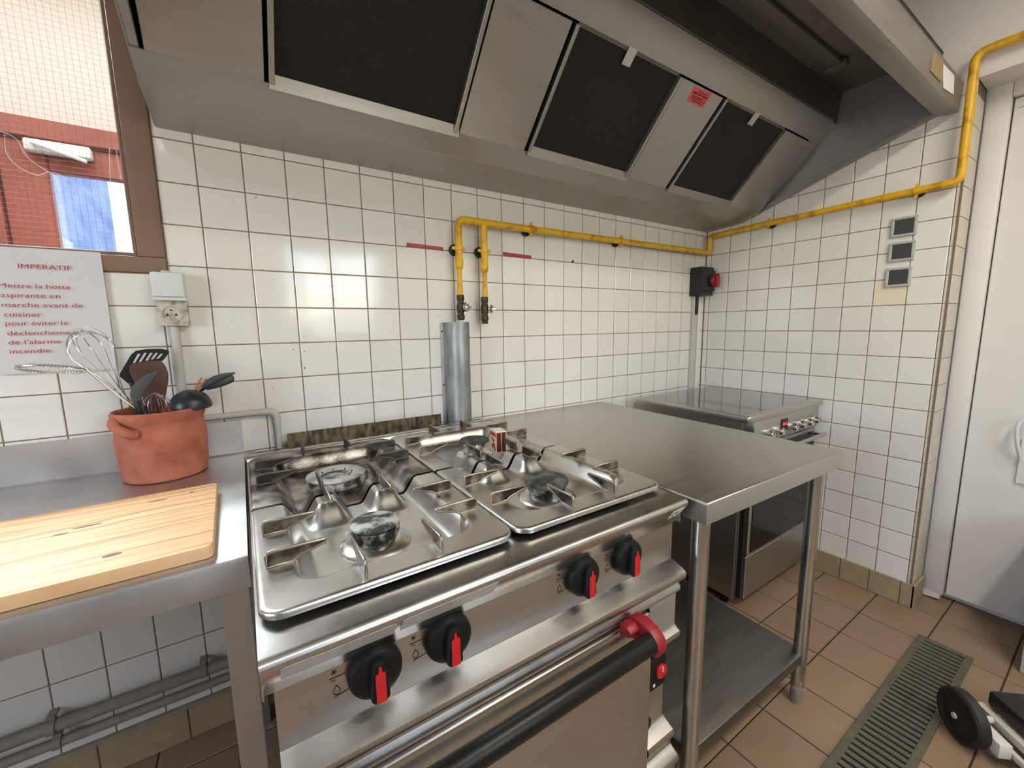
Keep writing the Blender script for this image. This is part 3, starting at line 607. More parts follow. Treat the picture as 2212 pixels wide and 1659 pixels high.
# ------------------------------------------------------------------ yellow gas pipe
gp = thing('gas_pipe', 'yellow painted gas pipe running along the back and right walls with two drops', 'pipe', (1.5, -0.045, 1.64))
PY = -0.045; R1 = 0.0135
main = bez([(0.772, PY, 1.555), (0.772, PY, 1.60)], 2)[:-1] + arc((0.798, PY, 1.612), .026, PI, PI / 2, 6, (1, 0, 0), (0, 0, 1))
MB().tube([(0.772, PY, 1.47), (0.772, PY, 1.612)] + arc((0.798, PY, 1.612), .026, PI, PI / 2, 6, (1, 0, 0), (0, 0, 1)) + [(1.10, PY, 1.638), (2.368, PY, 1.648)] , R1, 16).build('run', M['yellow'], gp)
MB().tube([(2.35, PY, 1.648)] + arc((2.360, PY, 1.660), .012, -PI / 2, 0, 4, (1, 0, 0), (0, 0, 1)) + [(2.372, PY, 1.720)] + arc((2.372, PY - .016, 1.722), .016, 0, PI / 2, 5, (0, 1, 0), (0, 0, 1))
          + [(2.376, -0.36, 1.747), (2.380, -0.92, 1.758), (2.380, -1.005, 1.760)] + arc((2.380, -1.010, 1.785), .025, -PI / 2, 0, 6, (0, -1, 0), (0, 0, 1))
          + [(2.380, -1.034, 2.165)] + arc((2.380, -1.064, 2.168), .030, 0, PI / 2, 6, (0, 1, 0), (0, 0, 1)) + [(2.380, -1.3, 2.20), (2.380, -2.6, 2.21)], R1 + 0.0005, 16).build('run', M['yellow'], gp)
MB().tube([(0.881, PY, 1.636), (0.881, PY, 1.46)], R1, 16).build('drop', M['yellow'], gp)
for x, zs in ((0.772, 1.467), (0.880, 1.462)):
    MB().lathe([(R1, 0.03), (0.0155, 0.026), (0.0158, 0.004), (0.0125, -0.008), (0.0095, -0.012), (0.0095, -0.075), (0.0112, -0.077), (0.0112, -0.105)], (x, PY, zs), 18).build('reducer', M['yellow'], gp)
MB().tube([(0.868, PY, 1.6365), (0.896, PY, 1.6370)], 0.0150, 16).build('tee', M['yellow'], gp)
MB().tube([(0.798, PY, 1.638), (0.83, PY, 1.6375)], 0.0146, 16).build('elbow_sleeve', M['yellow'], gp)
def clip(p, along, out, m='yellow'):     # pipe clip: split ring with two ears on a black rubber pad, standing off the wall
    p = Vector(p); a = Vector(along).normalized(); o_ = Vector(out).normalized(); s_ = a.cross(o_)
    MB().lathe([(R1 + .0002, -0.007), (0.0165, -0.007), (0.0168, 0.007), (R1 + .0002, 0.007)], p, 18, a, False, False).box(-0.027, 0.027, -0.003, 0.003, -0.005, 0.005, Matrix.Translation(p) @ Matrix((s_, o_, a)).transposed().to_4x4()).build('clip', M[m], gp)
    MB().lathe([(0.021, 0.0), (0.021, 0.010), (0.016, 0.016), (0.006, 0.016), (0.006, 0.030)], p - o_ * 0.044, 18, o_).build('clip_pad', M['rubber'], gp)
clip((0.772, PY, 1.533), (0, 0, 1), (0, -1, 0)); clip((0.881, PY, 1.533), (0, 0, 1), (0, -1, 0))
clip((1.105, PY, 1.638), (1, 0, 0), (0, -1, 0)); clip((1.640, PY, 1.642), (1, 0, 0), (0, -1, 0))
clip((2.376, -0.36, 1.747), (0, 1, 0), (-1, 0, 0)); clip((2.380, -0.915, 1.758), (0, 1, 0), (-1, 0, 0))
for i, (x, zt) in enumerate(((0.773, 1.363), (0.877, 1.358))):
    v = MB().lathe([(0.0135, 0), (0.0150, -0.004), (0.0150, -0.018), (0.0125, -0.021), (0.0125, -0.028), (0.0155, -0.034), (0.0165, -0.048), (0.0150, -0.062), (0.0125, -0.066), (0.0125, -0.072), (0.0150, -0.076), (0.0150, -0.090), (0.010, -0.094)], (x, PY, zt), 8).build('gas_valve', M['brass'], gp, smooth=False)
    if i: MB().cyl((x, PY, zt - .094), (x, PY, zt - .104), .012, 6).build('valve_nut', M['brass'], v)
    zc = zt - 0.046
    d_ = Vector((0.55, -0.83, 0)) if i == 0 else Vector((0.95, -0.30, 0))
    b0 = Vector((x, PY, zc))
    MB().lathe([(0.006, 0.010), (0.006, 0.020), (0.0175, 0.021), (0.0185, 0.025), (0.0165, 0.029), (0.006, 0.031), (0.005, 0.044), (0.003, 0.045)], b0, 18, d_).build('valve_knob', M['chrome'], v)
    side = d_.cross(Vector((0, 0, 1)))
    MB().tube([b0 + d_ * 0.028 + Vector((0, 0, 0.016)), b0 + d_ * 0.032, b0 + d_ * 0.030 - Vector((0, 0, 0.016))], [0.003, 0.0045, 0.003], 8).build('valve_lever', M['chrome'], v)
pc = thing('pipe_cover', 'galvanised half-round sheet cover guarding the gas pipe behind the stove', 'pipe cover', (0.755, -0.03, 0.7))
prof = [(0.705, -0.003), (0.717, -0.004), (0.7175, -0.03)] + [(0.762 - 0.0445 * math.cos(t), -0.035 - 0.046 * math.sin(t)) for t in [PI * k / 16 for k in range(17)]] + [(0.8065, -0.003)]
pin = [(x + (0.0012 if x < 0.762 else -0.0012), y + 0.0014) for x, y in prof]
MB().prism([(x, y, 0.72) for x, y in prof + pin[::-1]], (0, 0, 0.541)).build('half_round_sheet', M['galv'], pc, ang=25)
MB().cyl((0.773, PY, 1.262), (0.773, PY, 0.73), 0.010, 12).build('hidden_pipe', M['yellow'], pc)
for z in (1.227, 1.02): MB().lathe([(0.004, 0), (0.003, 0.002)], (0.7105, -0.0035, z), 8, (0, -1, 0)).build('rivet', M['brass'], pc)
for nm, body, xa, xb, za, zb, lab in (('left', 'COUPURE GAZ PIANO', 0.588, 0.729, 1.5375, 1.534, 'red embossed label strip left of the gas drops'), ('right', 'COUPURE GAZ FOUR', 0.994, 1.137, 1.539, 1.535, 'red embossed label strip right of the gas drops')):
    ls = MB().prism([(xa, -0.0012, za - .0068), (xb, -0.0012, zb - .0068), (xb, -0.0012, zb + .0068), (xa, -0.0012, za + .0068)], (0, 0.0010, 0)).build('label_strip', M['tape_red'], None)
    tag(ls, lab + (' on the white tiles' if nm == 'left' else ' under the yellow pipe'), 'label', 'red label strips for the gas valves')
    lettering(body, M['tape_text'], ls, xa + .016, za - .004, xb - xa - .032, .0062, -0.0016)

# ------------------------------------------------------------------ isolator switch and corner conduit
iso = thing('isolator_switch', 'black rotary isolator box with dark red handle in the wall corner', 'switch', (2.32, -0.04, 1.40))
bx('box', M['isolator'], iso, 2.262, 2.376, -0.079, -0.0005, 1.403, 1.562, 0.006, 2)
bx('lid', M['isolator'], iso, 2.258, 2.380, -0.088, -0.072, 1.425, 1.545, 0.006, 2)
MB().lathe([(0.030, 0), (0.030, 0.012), (0.024, 0.014)], (2.333, -0.086, 1.482), 20, (0, -1, 0)).build('collar', M['isolator'], iso)
MB().lathe([(0.026, 0.012), (0.028, 0.016), (0.028, 0.026), (0.020, 0.030)], (2.333, -0.086, 1.482), 20, (0, -1, 0)).prism([(2.333 - .012, -0.112, 1.445), (2.333 + .012, -0.112, 1.445), (2.333 + .014, -0.112, 1.482), (2.333 + .010, -0.112, 1.520), (2.333 - .010, -0.112, 1.520), (2.333 - .014, -0.112, 1.482)], (0, -0.022, 0)).build('rotary_handle', M['red_dark'], iso, 0.002, 1)
MB().cyl((2.300, -0.030, 1.404), (2.300, -0.030, 1.297), 0.0085, 12).build('cable_sleeve', M['rubber'], iso)
cc = thing('corner_conduit', 'grey plastic trunking dropping in the corner below the isolator box', 'conduit', (2.31, -0.01, 0.5))
bx('trunking', M['pvc'], cc, 2.288, 2.318, -0.022, -0.0005, 0.50, 1.403, 0.003, 1)
bx('trunking', M['tile'], cc, 2.345, 2.372, -0.014, -0.0005, 0.50, 1.403, 0.003, 1)
bx('clip', M['pvc'], cc, 2.284, 2.322, -0.025, -0.0005, 1.180, 1.196, 0.002, 1)

# ------------------------------------------------------------------ light switches
for i, (zc, yc) in enumerate(((1.6315, -0.8805), (1.5315, -0.8815), (1.4265, -0.8795))):
    t = thing('light_switch', ('topmost', 'middle', 'lowest')[i] + ' of three grey light switches with dark rockers on the right wall', 'light switch', (XC, yc, zc), 'light switches on the right wall')
    hw, hh = 0.0415, 0.0395; fr = MB()
    for a, b, c, d in ((-hw, hw, hh - .010, hh), (-hw, hw, -hh, -hh + .010), (-hw, -hw + .011, -hh + .010, hh - .010), (hw - .011, hw, -hh + .010, hh - .010)):
        fr.box(XC - 0.010, XC - 0.0005, yc + a, yc + b, zc + c, zc + d)
    fr.build('frame', M['switch_grey'], t, 0.002, 1)
    MB().prism([(XC - 0.006, yc - hw + .0115, zc - hh + .0105), (XC - 0.010, yc - hw + .0115, zc + hh - .0105), (XC - 0.001, yc - hw + .0115, zc + hh - .0105), (XC - 0.001, yc - hw + .0115, zc - hh + .0105)], (0, 2 * hw - .023, 0)).build('rocker', M['switch_dark'], t, 0.001, 1)

# ------------------------------------------------------------------ left worktop
CZ = 0.873
wt = thing('worktop', 'stainless steel worktop with upstand left of the stove, terracotta pot standing on it', 'worktop', (-0.7, -0.36, 0))
MB().sheet([(-0.0015, 0.972), (-0.018, 0.974), (-0.020, CZ + .004), (-0.024, CZ), (-0.700, CZ), (-0.707, CZ - .003), (-0.709, CZ - .010), (-0.709, 0.816), (-0.695, 0.814)], -1.60, 0.0415, 0.0025).build('top', M['steel_worn'], wt)
MB().box(0.0395, 0.0415, -0.708, -0.002, 0.818, CZ - 0.003).build('end_apron', M['steel_worn'], wt)
MB().prism([(0.0395, -0.0015, 0.971), (0.0395, -0.018, 0.973), (0.0395, -0.020, CZ - .004), (0.0395, -0.0015, CZ - .004)], (0.002, 0, 0)).build('upstand_end', M['steel_worn'], wt)
for x0 in (-0.002, -1.58):
    for y0 in (-0.700, -0.085):
        bx('leg', M['steel_worn'], wt, x0, x0 + 0.041, y0, y0 + 0.041, 0.0, 0.866, 0.002, 1)
bx('rear_rail', M['steel_worn'], wt, -1.54, -0.003, -0.08, -0.05, 0.82, 0.864, 0.002, 1)

# ------------------------------------------------------------------ pipes below the worktop
for i, (zc, rr) in enumerate(((0.226, 0.0165), (0.176, 0.0125))):
    t = thing('heating_pipe', ('upper thicker dusty pipe along the tiled wall under the worktop', 'lower thinner dusty pipe along the tiled wall under the worktop')[i], 'pipe', (-0.7, -0.03, zc), 'dusty pipes under the worktop')
    MB().cyl((-1.7, -0.034, zc + .004), (0.75, -0.034, zc - .004), rr, 14).build('tube', M['conduit'], t)
    for x in ((-0.437, -0.118) if i == 0 else (-0.432,)):
        MB().lathe([(rr + .0005, -.008), (rr + .004, -.008), (rr + .004, .008), (rr + .0005, .008)], (x, -0.034, zc), 14, (1, 0, 0), False, False).box(x - .008, x + .008, -0.034, -0.0005, zc + rr, zc + rr + .009).build('clip', M['conduit'], t)

# ------------------------------------------------------------------ cutting board
cb = MB().prism([(x, y, CZ + 0.0006) for x, y in rounded_rect(-0.62, 0.0, -0.170, 0.170, 0.012)], (0, 0, 0.0225))
cbo = cb.build('cutting_board', M['pine'], None, 0.003, 2)
cbo.location = (-0.0075, -0.519, 0); cbo.rotation_euler = (0, 0, 0.02); tag(cbo, 'pale pine cutting board with knots lying on the steel worktop', 'cutting board')
for (x, y, a, b) in ((-0.13, -0.115, .012, .005), (-0.19, 0.045, .02, .0035), (-0.045, 0.13, .004, .0025), (-0.22, 0.03, .01, .003), (-0.10, 0.115, .016, .0022)):
    o = MB().prism([(x + a * math.cos(2 * PI * k / 14), y + b * math.sin(2 * PI * k / 14), CZ + .0231) for k in range(14)], (0, 0, 0.0003)).build('knot', M['knot'], None); o.parent = cbo

# ------------------------------------------------------------------ terracotta pot and the utensils in it
PX, PYc = -0.128, -0.118
pot = thing('terracotta_pot', 'round terracotta pot with small ear handles holding kitchen utensils', 'pot', (PX, PYc, CZ))
prof = [(0.0, 0.001), (0.080, 0.0), (0.0865, 0.004), (0.090, 0.03), (0.0925, 0.07), (0.093, 0.10), (0.0905, 0.128), (0.0885, 0.143), (0.0915, 0.150), (0.0945, 0.158), (0.0945, 0.170), (0.0915, 0.175), (0.086, 0.173), (0.083, 0.160), (0.084, 0.13), (0.085, 0.08), (0.080, 0.012), (0.0, 0.010)]
MB().lathe(prof, (PX, PYc, CZ), 56, (0, 0, 1), False, False).build('body', M['terra'], pot)
for ang in (math.radians(231), math.radians(51)):
    d = Vector((math.cos(ang), math.sin(ang), 0)); n_ = Vector((-d.y, d.x, 0)); c = Vector((PX, PYc, CZ))
    hp = [c + d * 0.087 + n_ * -0.027 + Vector((0, 0, .158)), c + d * 0.097 + n_ * -0.022 + Vector((0, 0, .155)), c + d * 0.1035 + n_ * -0.009 + Vector((0, 0, .147)), c + d * 0.103 + n_ * 0.008 + Vector((0, 0, .138)), c + d * 0.096 + n_ * 0.018 + Vector((0, 0, .130)), c + d * 0.086 + n_ * 0.022 + Vector((0, 0, .126))]
    MB().tube(bez(hp, 5), [0.013 - 0.003 * math.sin(PI * k / 25) for k in range(26)], 12).build('ear_handle', M['terra'], pot)
BOT = Vector((PX, PYc, CZ + 0.02))
def U(px, py, dy=0.0): return at(px, py, PYc + dy)
c2 = lambda x, y, dy=0.0: U(x / 2.9625, 520 + y / 2.9625, dy)
c4 = lambda x, y, dy=0.0: U(200 + x / 4.741, 700 + y / 4.741, dy)
# balloon whisk
wh = thing('balloon_whisk', 'large steel balloon whisk leaning left out of the terracotta pot', 'whisk', BOT, 'whisks in the pot')
hnd0 = c2(850, 1066, 0.01); tip = c2(520, 600, 0.035); ax_ = (tip - hnd0); L = ax_.length; ax_.normalize(); sd = ax_.cross(Vector((0, -1, 0))).normalized(); nd = ax_.cross(sd)
neck = hnd0 + ax_ * (L * 0.14)
MB().tube([BOT + Vector((0.02, 0.02, 0.0)), hnd0, neck], [0.006, 0.006, 0.0045], 12).build('handle', M['chrome'], wh)
wm = MB()
for k in range(6):
    a = PI * k / 6 + 0.2; e = sd * math.cos(a) + nd * math.sin(a); LL = L * (0.86 + 0.035 * (k % 3)); wdt = 0.050 + 0.004 * (k % 2)
    loop = []
    for i in range(41):
        t = -1 + 2 * i / 40; s_ = abs(t)
        h_ = LL * (1 - s_ ** 2.4); w_ = wdt * math.sin(min(1, (1 - s_) * 1.0) * PI / 2 * 1.0) if False else wdt * (1 - (2 * (h_ / LL) - 1.28) ** 2 / 1.65) * (1 if s_ > 0.02 else s_ / 0.02)
        top = max(0.0, 1 - (1 - s_) * 0); w_ = wdt * (math.sin(PI * min(1, (h_ / LL) ** 1.6 * 0.5 + 0.0)) if h_ / LL < 0.72 else math.sqrt(max(0, 1 - ((h_ / LL - 0.72) / 0.28) ** 2)) * math.sin(PI * 0.72 ** 1.6 * 0.5))
        loop.append(neck + ax_ * h_ + e * (w_ + 0.002) * (1 if t >= 0 else -1))
    wm.tube(loop, 0.0010, 6)
wm.build('wire_balloon', M['wire'], wh)
# flat coil whisk
fw = thing('coil_whisk', 'steel whisk with flat spiral head lying sideways across the paper notice', 'whisk', BOT, 'whisks in the pot')
hA = c2(860, 1070, -0.03); hB = c2(555, 826, -0.035); hL = c2(98, 815, -0.04)
MB().tube([BOT + Vector((0.04, -0.02, 0.0)), hA, c2(700, 945, -0.035), hB], 0.0032, 10).build('handle', M['wire'], fw)
mid = (hB + hL) / 2; ux = (hB - hL) / 2; uz = Vector((0.0, -0.035, 0.0)) + Vector((0, 0, 0.0105))
ring = [mid + ux * math.cos(2 * PI * k / 48) + uz * math.sin(2 * PI * k / 48) for k in range(48)]
MB().tube(ring, 0.0016, 8, closed=True).build('ring', M['wire'], fw)
coil = []
for i in range(420):
    t = 2 * PI * i / 420; p = mid + ux * math.cos(t) + uz * math.sin(t); ph = i * 0.9
    coil.append(p + (mid - p).normalized() * 0.002 + Vector((0, 0, 0.0042 * math.sin(ph))) + (mid - p).normalized() * 0.003 * math.cos(ph))
MB().tube(coil, 0.0006, 4, closed=True).build('spring_coil', M['wire'], fw)
MB().tube([hB, hB - ux * 0.15], 0.0022, 8).build('neck', M['wire'], fw)
def flat(outline, dirn, th):      # blade from an outline of 3D points, given thickness
    return MB().prism(outline, Vector(dirn) * th)
vd = Vector((0.05, 1, 0.05)).normalized()
# slotted turner
st_ = thing('slotted_turner', 'black slotted plastic turner standing at the back of the pot', 'turner', BOT)
dyo = 0.045
out = [(400, 640), (275, 535), (283, 500), (392, 315), (440, 275), (560, 255), (700, 252), (775, 270), (785, 292), (720, 375), (560, 420), (420, 600)]
slots = [((410, 398), (432, 402), (492, 308), (462, 304)), ((470, 388), (496, 388), (556, 296), (528, 294)), ((536, 376), (566, 374), (614, 294), (590, 294)), ((592, 364), (622, 362), (668, 298), (644, 296)), ((648, 358), (676, 356), (720, 306), (696, 304))]
bmT = bmesh.new()
ov = [bmT.verts.new(c4(x, y, dyo)) for x, y in out]; eds = [bmT.edges.new((ov[i], ov[(i + 1) % len(ov)])) for i in range(len(ov))]
for q in slots:
    sv = [bmT.verts.new(c4(x, y, dyo)) for x, y in q]; eds += [bmT.edges.new((sv[i], sv[(i + 1) % 4])) for i in range(4)]
bmesh.ops.triangle_fill(bmT, use_beauty=True, edges=eds)
g = bmesh.ops.extrude_face_region(bmT, geom=bmT.faces[:]); bmesh.ops.translate(bmT, verts=[v for v in g['geom'] if isinstance(v, bmesh.types.BMVert)], vec=vd * 0.003)
bmesh.ops.recalc_face_normals(bmT, faces=bmT.faces); me = bpy.data.meshes.new('blade'); bmT.to_mesh(me); bmT.free(); me.materials.append(M['nylon'])
bo = bpy.data.objects.new('blade', me); COL.objects.link(bo); put(bo, st_)
MB().tube([c4(400, 600, dyo + .001), c4(440, 700, dyo - .005), BOT + Vector((0.0, 0.03, 0.0))], [0.006, 0.0055, 0.006], 10).build('handle', M['nylon'], st_)
# brown spoon
bs = thing('brown_spatula', 'dark brown rounded spatula in front of the slotted turner', 'spatula', BOT)
pts = bez([(560, 880, 0), (470, 660, 0), (395, 540, 0), (376, 430, 0), (470, 395, 0), (600, 376, 0), (700, 382, 0), (760, 470, 0), (774, 560, 0), (755, 690, 0), (720, 870, 0)], 5)
flat([c4(p.x, p.y, 0.02) for p in pts], vd, 0.006).build('blade', M['brown_spoon'], bs, 0.002, 2)
MB().tube([c4(640, 860, 0.023), BOT + Vector((0.01, 0.02, 0))], 0.007, 10).build('handle', M['brown_spoon'], bs)
# grey spoon seen from the side
gsn = thing('grey_spoon', 'grey-black plastic spoon tilted right at the front of the pot', 'spoon', BOT)
pts = bez([(470, 850, 0), (400, 790, 0), (382, 720, 0), (400, 650, 0), (470, 570, 0), (560, 515, 0), (665, 484, 0), (630, 545, 0), (560, 650, 0), (500, 730, 0), (490, 850, 0)], 5)
flat([c4(p.x, p.y, -0.035) for p in pts], vd, 0.010).build('bowl', M['nylon_grey'], gsn, 0.003, 2)
MB().tube([c4(450, 790, -0.033), c4(465, 850, -0.033), BOT + Vector((-0.01, -0.02, 0))], 0.006, 10).build('handle', M['nylon'], gsn)
# small whisk
sw = thing('small_whisk', 'small thin wire whisk sunk in the pot behind the ladle', 'whisk', BOT, 'whisks in the pot')
wm = MB(); cW = c4(640, 830, -0.02)
for k, (dx, hgt) in enumerate(((-0.031, .034), (-0.024, .036), (-0.012, .033), (0.010, .034), (0.024, .033), (0.033, .030))):
    wm.tube(bez([cW + Vector((-dx, 0.010, -0.03)), cW + Vector((-dx * .9, 0.012, 0.008)), cW + Vector((0, 0.003 * k, hgt - .006)), cW + Vector((dx * .95, -0.012, 0.006)), cW + Vector((dx * .8, -0.012, -0.03))], 8), 0.0008, 5)
wm.build('wire_loops', M['wire'], sw)
MB().tube([cW + Vector((0, 0, -0.028)), BOT + Vector((0.01, -0.01, 0))], 0.004, 8).build('handle', M['wire'], sw)
# ladle: bowl turned over
ld = thing('black_ladle', 'shiny black plastic ladle with upturned bowl hanging over the pot rim', 'ladle', BOT)
lc = c4(1010, 838, -0.015); lr = (c4(1238, 838, -0.015) - c4(786, 838, -0.015)).length / 2
bp_ = [(lr * math.cos(a), lr * 0.93 * math.sin(a)) for a in [PI / 2 * k / 12 for k in range(13)]]
bp_[-1] = (0.0005, bp_[-1][1]); inner = [(max(r_ - 0.0025, 0.0003), max(h_ - 0.0025, 0.0)) for r_, h_ in bp_[::-1]]
MB().lathe(bp_ + inner, lc, 36, (0.05, -0.12, 1), False, False).build('bowl', M['nylon'], ld)
MB().tube([lc + Vector((-0.02, 0.03, 0.006)), lc + Vector((-0.035, 0.03, -0.02)), BOT + Vector((0.02, 0.0, 0.0))], 0.005, 10).build('handle', M['nylon'], ld)
# two black spoons on the right
for i, (ptsl, lab) in enumerate((([(1100, 640, 0), (1190, 560, 0), (1320, 510, 0), (1462, 498, 0), (1400, 545, 0), (1290, 610, 0), (1150, 665, 0)], 'upper of two black plastic spoons pointing right from the pot'),
                                 ([(1130, 660, 0), (1230, 610, 0), (1380, 535, 0), (1435, 530, 0), (1450, 560, 0), (1430, 600, 0), (1300, 650, 0), (1180, 678, 0)], 'lower blunt one of two black plastic spoons pointing right from the pot'))):
    t = thing('plastic_spoon', lab, 'spoon', BOT, 'black spoons in the pot')
    pts = bez(ptsl, 5); dd = 0.03 - 0.012 * i
    flat([c4(p.x, p.y, dd) for p in pts], vd, 0.006).build('bowl', M['nylon_grey'] if i == 0 else M['nylon'], t, 0.002, 2)
    MB().tube([c4(1150, 650, dd + .003), c4(1000, 780, dd), BOT + Vector((0.03, 0.02 - .01 * i, 0))], 0.0045, 10).build('handle', M['nylon'], t)
for i, (a, b) in enumerate((((1118, 550), (1062, 640)), ((1165, 560), (1095, 645)))):
    t = thing('wooden_stick', ('left', 'right')[i] + ' of two thin wooden sticks behind the ladle', 'stick', BOT, 'wooden sticks in the pot')
    MB().tube([c4(a[0], a[1], 0.0), c4(b[0], b[1], 0.005), BOT + Vector((0.035, 0.01 * i, 0))], 0.0028, 8).build('shaft', M['stick'], t)
# ------------------------------------------------------------------ gas range
SX0, SX1 = 0.047, 0.848; DZ = 0.865
gr = thing('gas_range', 'stainless steel gas range with four open burners and an oven below', 'stove', (0.448, -0.5, 0))
bx('cabinet', M['steel_dull'], gr, SX0 + 0.012, SX1 - 0.001, -0.930, -0.09, 0.10, 0.80)
for x in (SX0 + 0.06, SX1 - 0.06):
    for y in (-0.88, -0.14): MB().cyl((x, y, 0), (x, y, 0.10), 0.02, 14).build('foot', M['steel'], gr)
deck = MB().sheet([(-0.884, DZ - 0.0001), (-0.966, DZ), (-0.9735, DZ - 0.0022), (-0.977, DZ - 0.0065), (-0.9778, DZ - 0.013), (-0.955, 0.818), (-0.944, 0.798)], SX0, SX1, 0.002)
deck.sheet([(-0.085, 0.845), (-0.087, 0.883), (-0.112, 0.8835), (-0.118, 0.880), (-0.122, DZ), (-0.155, DZ)], SX0, SX1, 0.002)
for a_, b_ in ((SX0, 0.084), (0.408, 0.476), (0.810, SX1)): deck.box(a_, b_, -0.885, -0.154, DZ - 0.002, DZ)
deck.box(SX0, SX0 + 0.002, -0.960, -0.09, 0.805, DZ - 0.001).box(SX1 - 0.002, SX1, -0.960, -0.09, 0.805, DZ - 0.001)
deck.build('deck', M['steel_smooth'], gr, ang=50)
MB().box(SX0 + 0.02, SX1 - 0.012, -0.083, -0.046, 0.80, 0.872).build('flue_slot', M['black'], gr)
MB().box(SX0, SX0 + 0.022, -0.086, -0.040, 0.80, 0.878).box(SX1 - 0.012, SX1, -0.086, -0.040, 0.80, 0.876).box(SX0, SX1, -0.046, -0.040, 0.80, 0.8745).build('flue_surround', M['steel_soiled'], gr, 0.001, 1)
MB().prism([(0.158, -0.050, 0.866), (0.676, -0.050, 0.866), (0.676, -0.044, 0.9165), (0.158, -0.044, 0.9185)], (0, 0.0025, 0)).build('flue_plate', M['rust'], gr)
MB().box(SX0 + 0.012, SX1 - 0.001, -0.942, -0.930, 0.706, 0.802).build('control_panel', M['steel'], gr, 0.001, 1)
MB().sheet([(-0.9415, 0.711), (-0.946, 0.7085), (-0.972, 0.6995), (-0.9795, 0.696), (-0.9815, 0.690), (-0.981, 0.682), (-0.976, 0.6765), (-0.965, 0.674), (-0.961, 0.668), (-0.9625, 0.660), (-0.967, 0.655), (-0.968, 0.646), (-0.964, 0.640), (-0.955, 0.638), (-0.935, 0.637)], SX0 + 0.012, SX1, 0.002).build('drip_shelf', M['steel_smooth'], gr, ang=40)
MB().prism([(SX1 - 0.002, y, z) for y, z in ((-0.930, 0.71), (-0.9415, 0.711), (-0.972, 0.6995), (-0.981, 0.690), (-0.976, 0.6765), (-0.961, 0.668), (-0.967, 0.655), (-0.964, 0.640), (-0.930, 0.637))], (0.0018, 0, 0)).build('drip_shelf_end', M['steel'], gr)
# front column right of the oven door
col_ = [(-0.930, 0.634), (-0.9555, 0.633), (-0.958, 0.629), (-0.958, 0.556), (-0.962, 0.551), (-0.9715, 0.546), (-0.973, 0.538), (-0.971, 0.531), (-0.958, 0.520), (-0.940, 0.508), (-0.9355, 0.498), (-0.9355, 0.302), (-0.940, 0.295), (-0.966, 0.284), (-0.970, 0.276), (-0.968, 0.266), (-0.962, 0.258), (-0.961, 0.240), (-0.966, 0.236), (-0.979, 0.230), (-0.984, 0.222), (-0.983, 0.212), (-0.975, 0.205), (-0.975, 0.12), (-0.930, 0.12)]
MB().sheet(col_, 0.756, SX1, 0.0018).build('front_column', M['steel'], gr, ang=40)
MB().prism([(SX1 - 0.002, y, z) for y, z in col_], (0.0018, 0, 0)).build('column_end', M['steel'], gr)
MB().box(SX0 + 0.012, 0.757, -0.968, -0.930, 0.12, 0.236).build('base_panel', M['steel'], gr, 0.004, 2)
# oven door
dr = MB().prism([(SX0 + 0.016, y, z) for y, z in ((-0.934, 0.634), (-0.966, 0.634), (-0.969, 0.631), (-0.9695, 0.622), (-0.974, 0.617), (-0.9765, 0.610), (-0.9765, 0.258), (-0.972, 0.252), (-0.934, 0.252))], (0.742 - SX0 - 0.016, 0, 0)).build('oven_door', M['steel'], gr, 0.0012, 1)
MB().tube([(0.10, -1.032, 0.641), (0.668, -1.032, 0.641)], 0.0, 4) if False else None
hb = MB()
hp = [(0.018 * math.cos(2 * PI * k / 20) * (1.0), 0.0195 * math.sin(2 * PI * k / 20)) for k in range(20)]
hb.prism([(0.085, -1.030 + a, 0.640 + b) for a, b in hp], (0.582, 0, 0)).build('door_handle', M['handle_black'], dr, 0.003, 2)
for xs, xe in ((0.667, 0.694), (0.055, 0.086)):
    br_ = [(-0.976, 0.664), (-1.000, 0.668), (-1.028, 0.662), (-1.044, 0.650), (-1.050, 0.634), (-1.044, 0.616), (-1.032, 0.610), (-1.020, 0.618), (-1.006, 0.622), (-0.976, 0.618)]
    MB().prism([(xs, y, z) for y, z in br_], (xe - xs, 0, 0)).build('handle_bracket', M['red_dark'], dr, 0.004, 2)
MB().prism([(0.640, y, z) for y, z in ((-0.976, 0.660), (-0.994, 0.662), (-1.006, 0.654), (-1.004, 0.642), (-0.976, 0.630))], (0.03, 0, 0)).build('handle_bracket', M['red_dark'], dr, 0.004, 2)
ig = MB().prism([(x, -0.9355, z) for x, z in [(0.789 + a, 0.435 + b) for a, b in rounded_rect(-0.020, 0.052, -0.040, 0.040, 0.010)]], (0, -0.008, 0)).build('igniter_plate', M['plastic'], gr, 0.002, 1)
MB().lathe([(0.0175, 0), (0.0175, 0.004), (0.016, 0.0055), (0, 0.0055)], (0.822, -0.9435, 0.436), 24, (0, -1, 0), True, False).build('red_button', M['red'], ig)
bx('button_mark', M['label_white'], ig, 0.8205, 0.8235, -0.9505, -0.9485, 0.437, 0.450)
MB().lathe([(0.0045, 0), (0.0035, 0.001)], (0.800, -0.9435, 0.407), 12, (0, -1, 0)).build('pilot_mark', M['label_white'], ig)
MB().prism([(0.752, -0.9355, 0.352), (0.770, -0.9355, 0.350), (0.790, -0.9355, 0.330), (0.792, -0.9355, 0.312), (0.775, -0.9355, 0.296), (0.752, -0.9355, 0.300)], (0, -0.012, 0)).build('thermostat_knob', M['plastic'], gr, 0.003, 2)
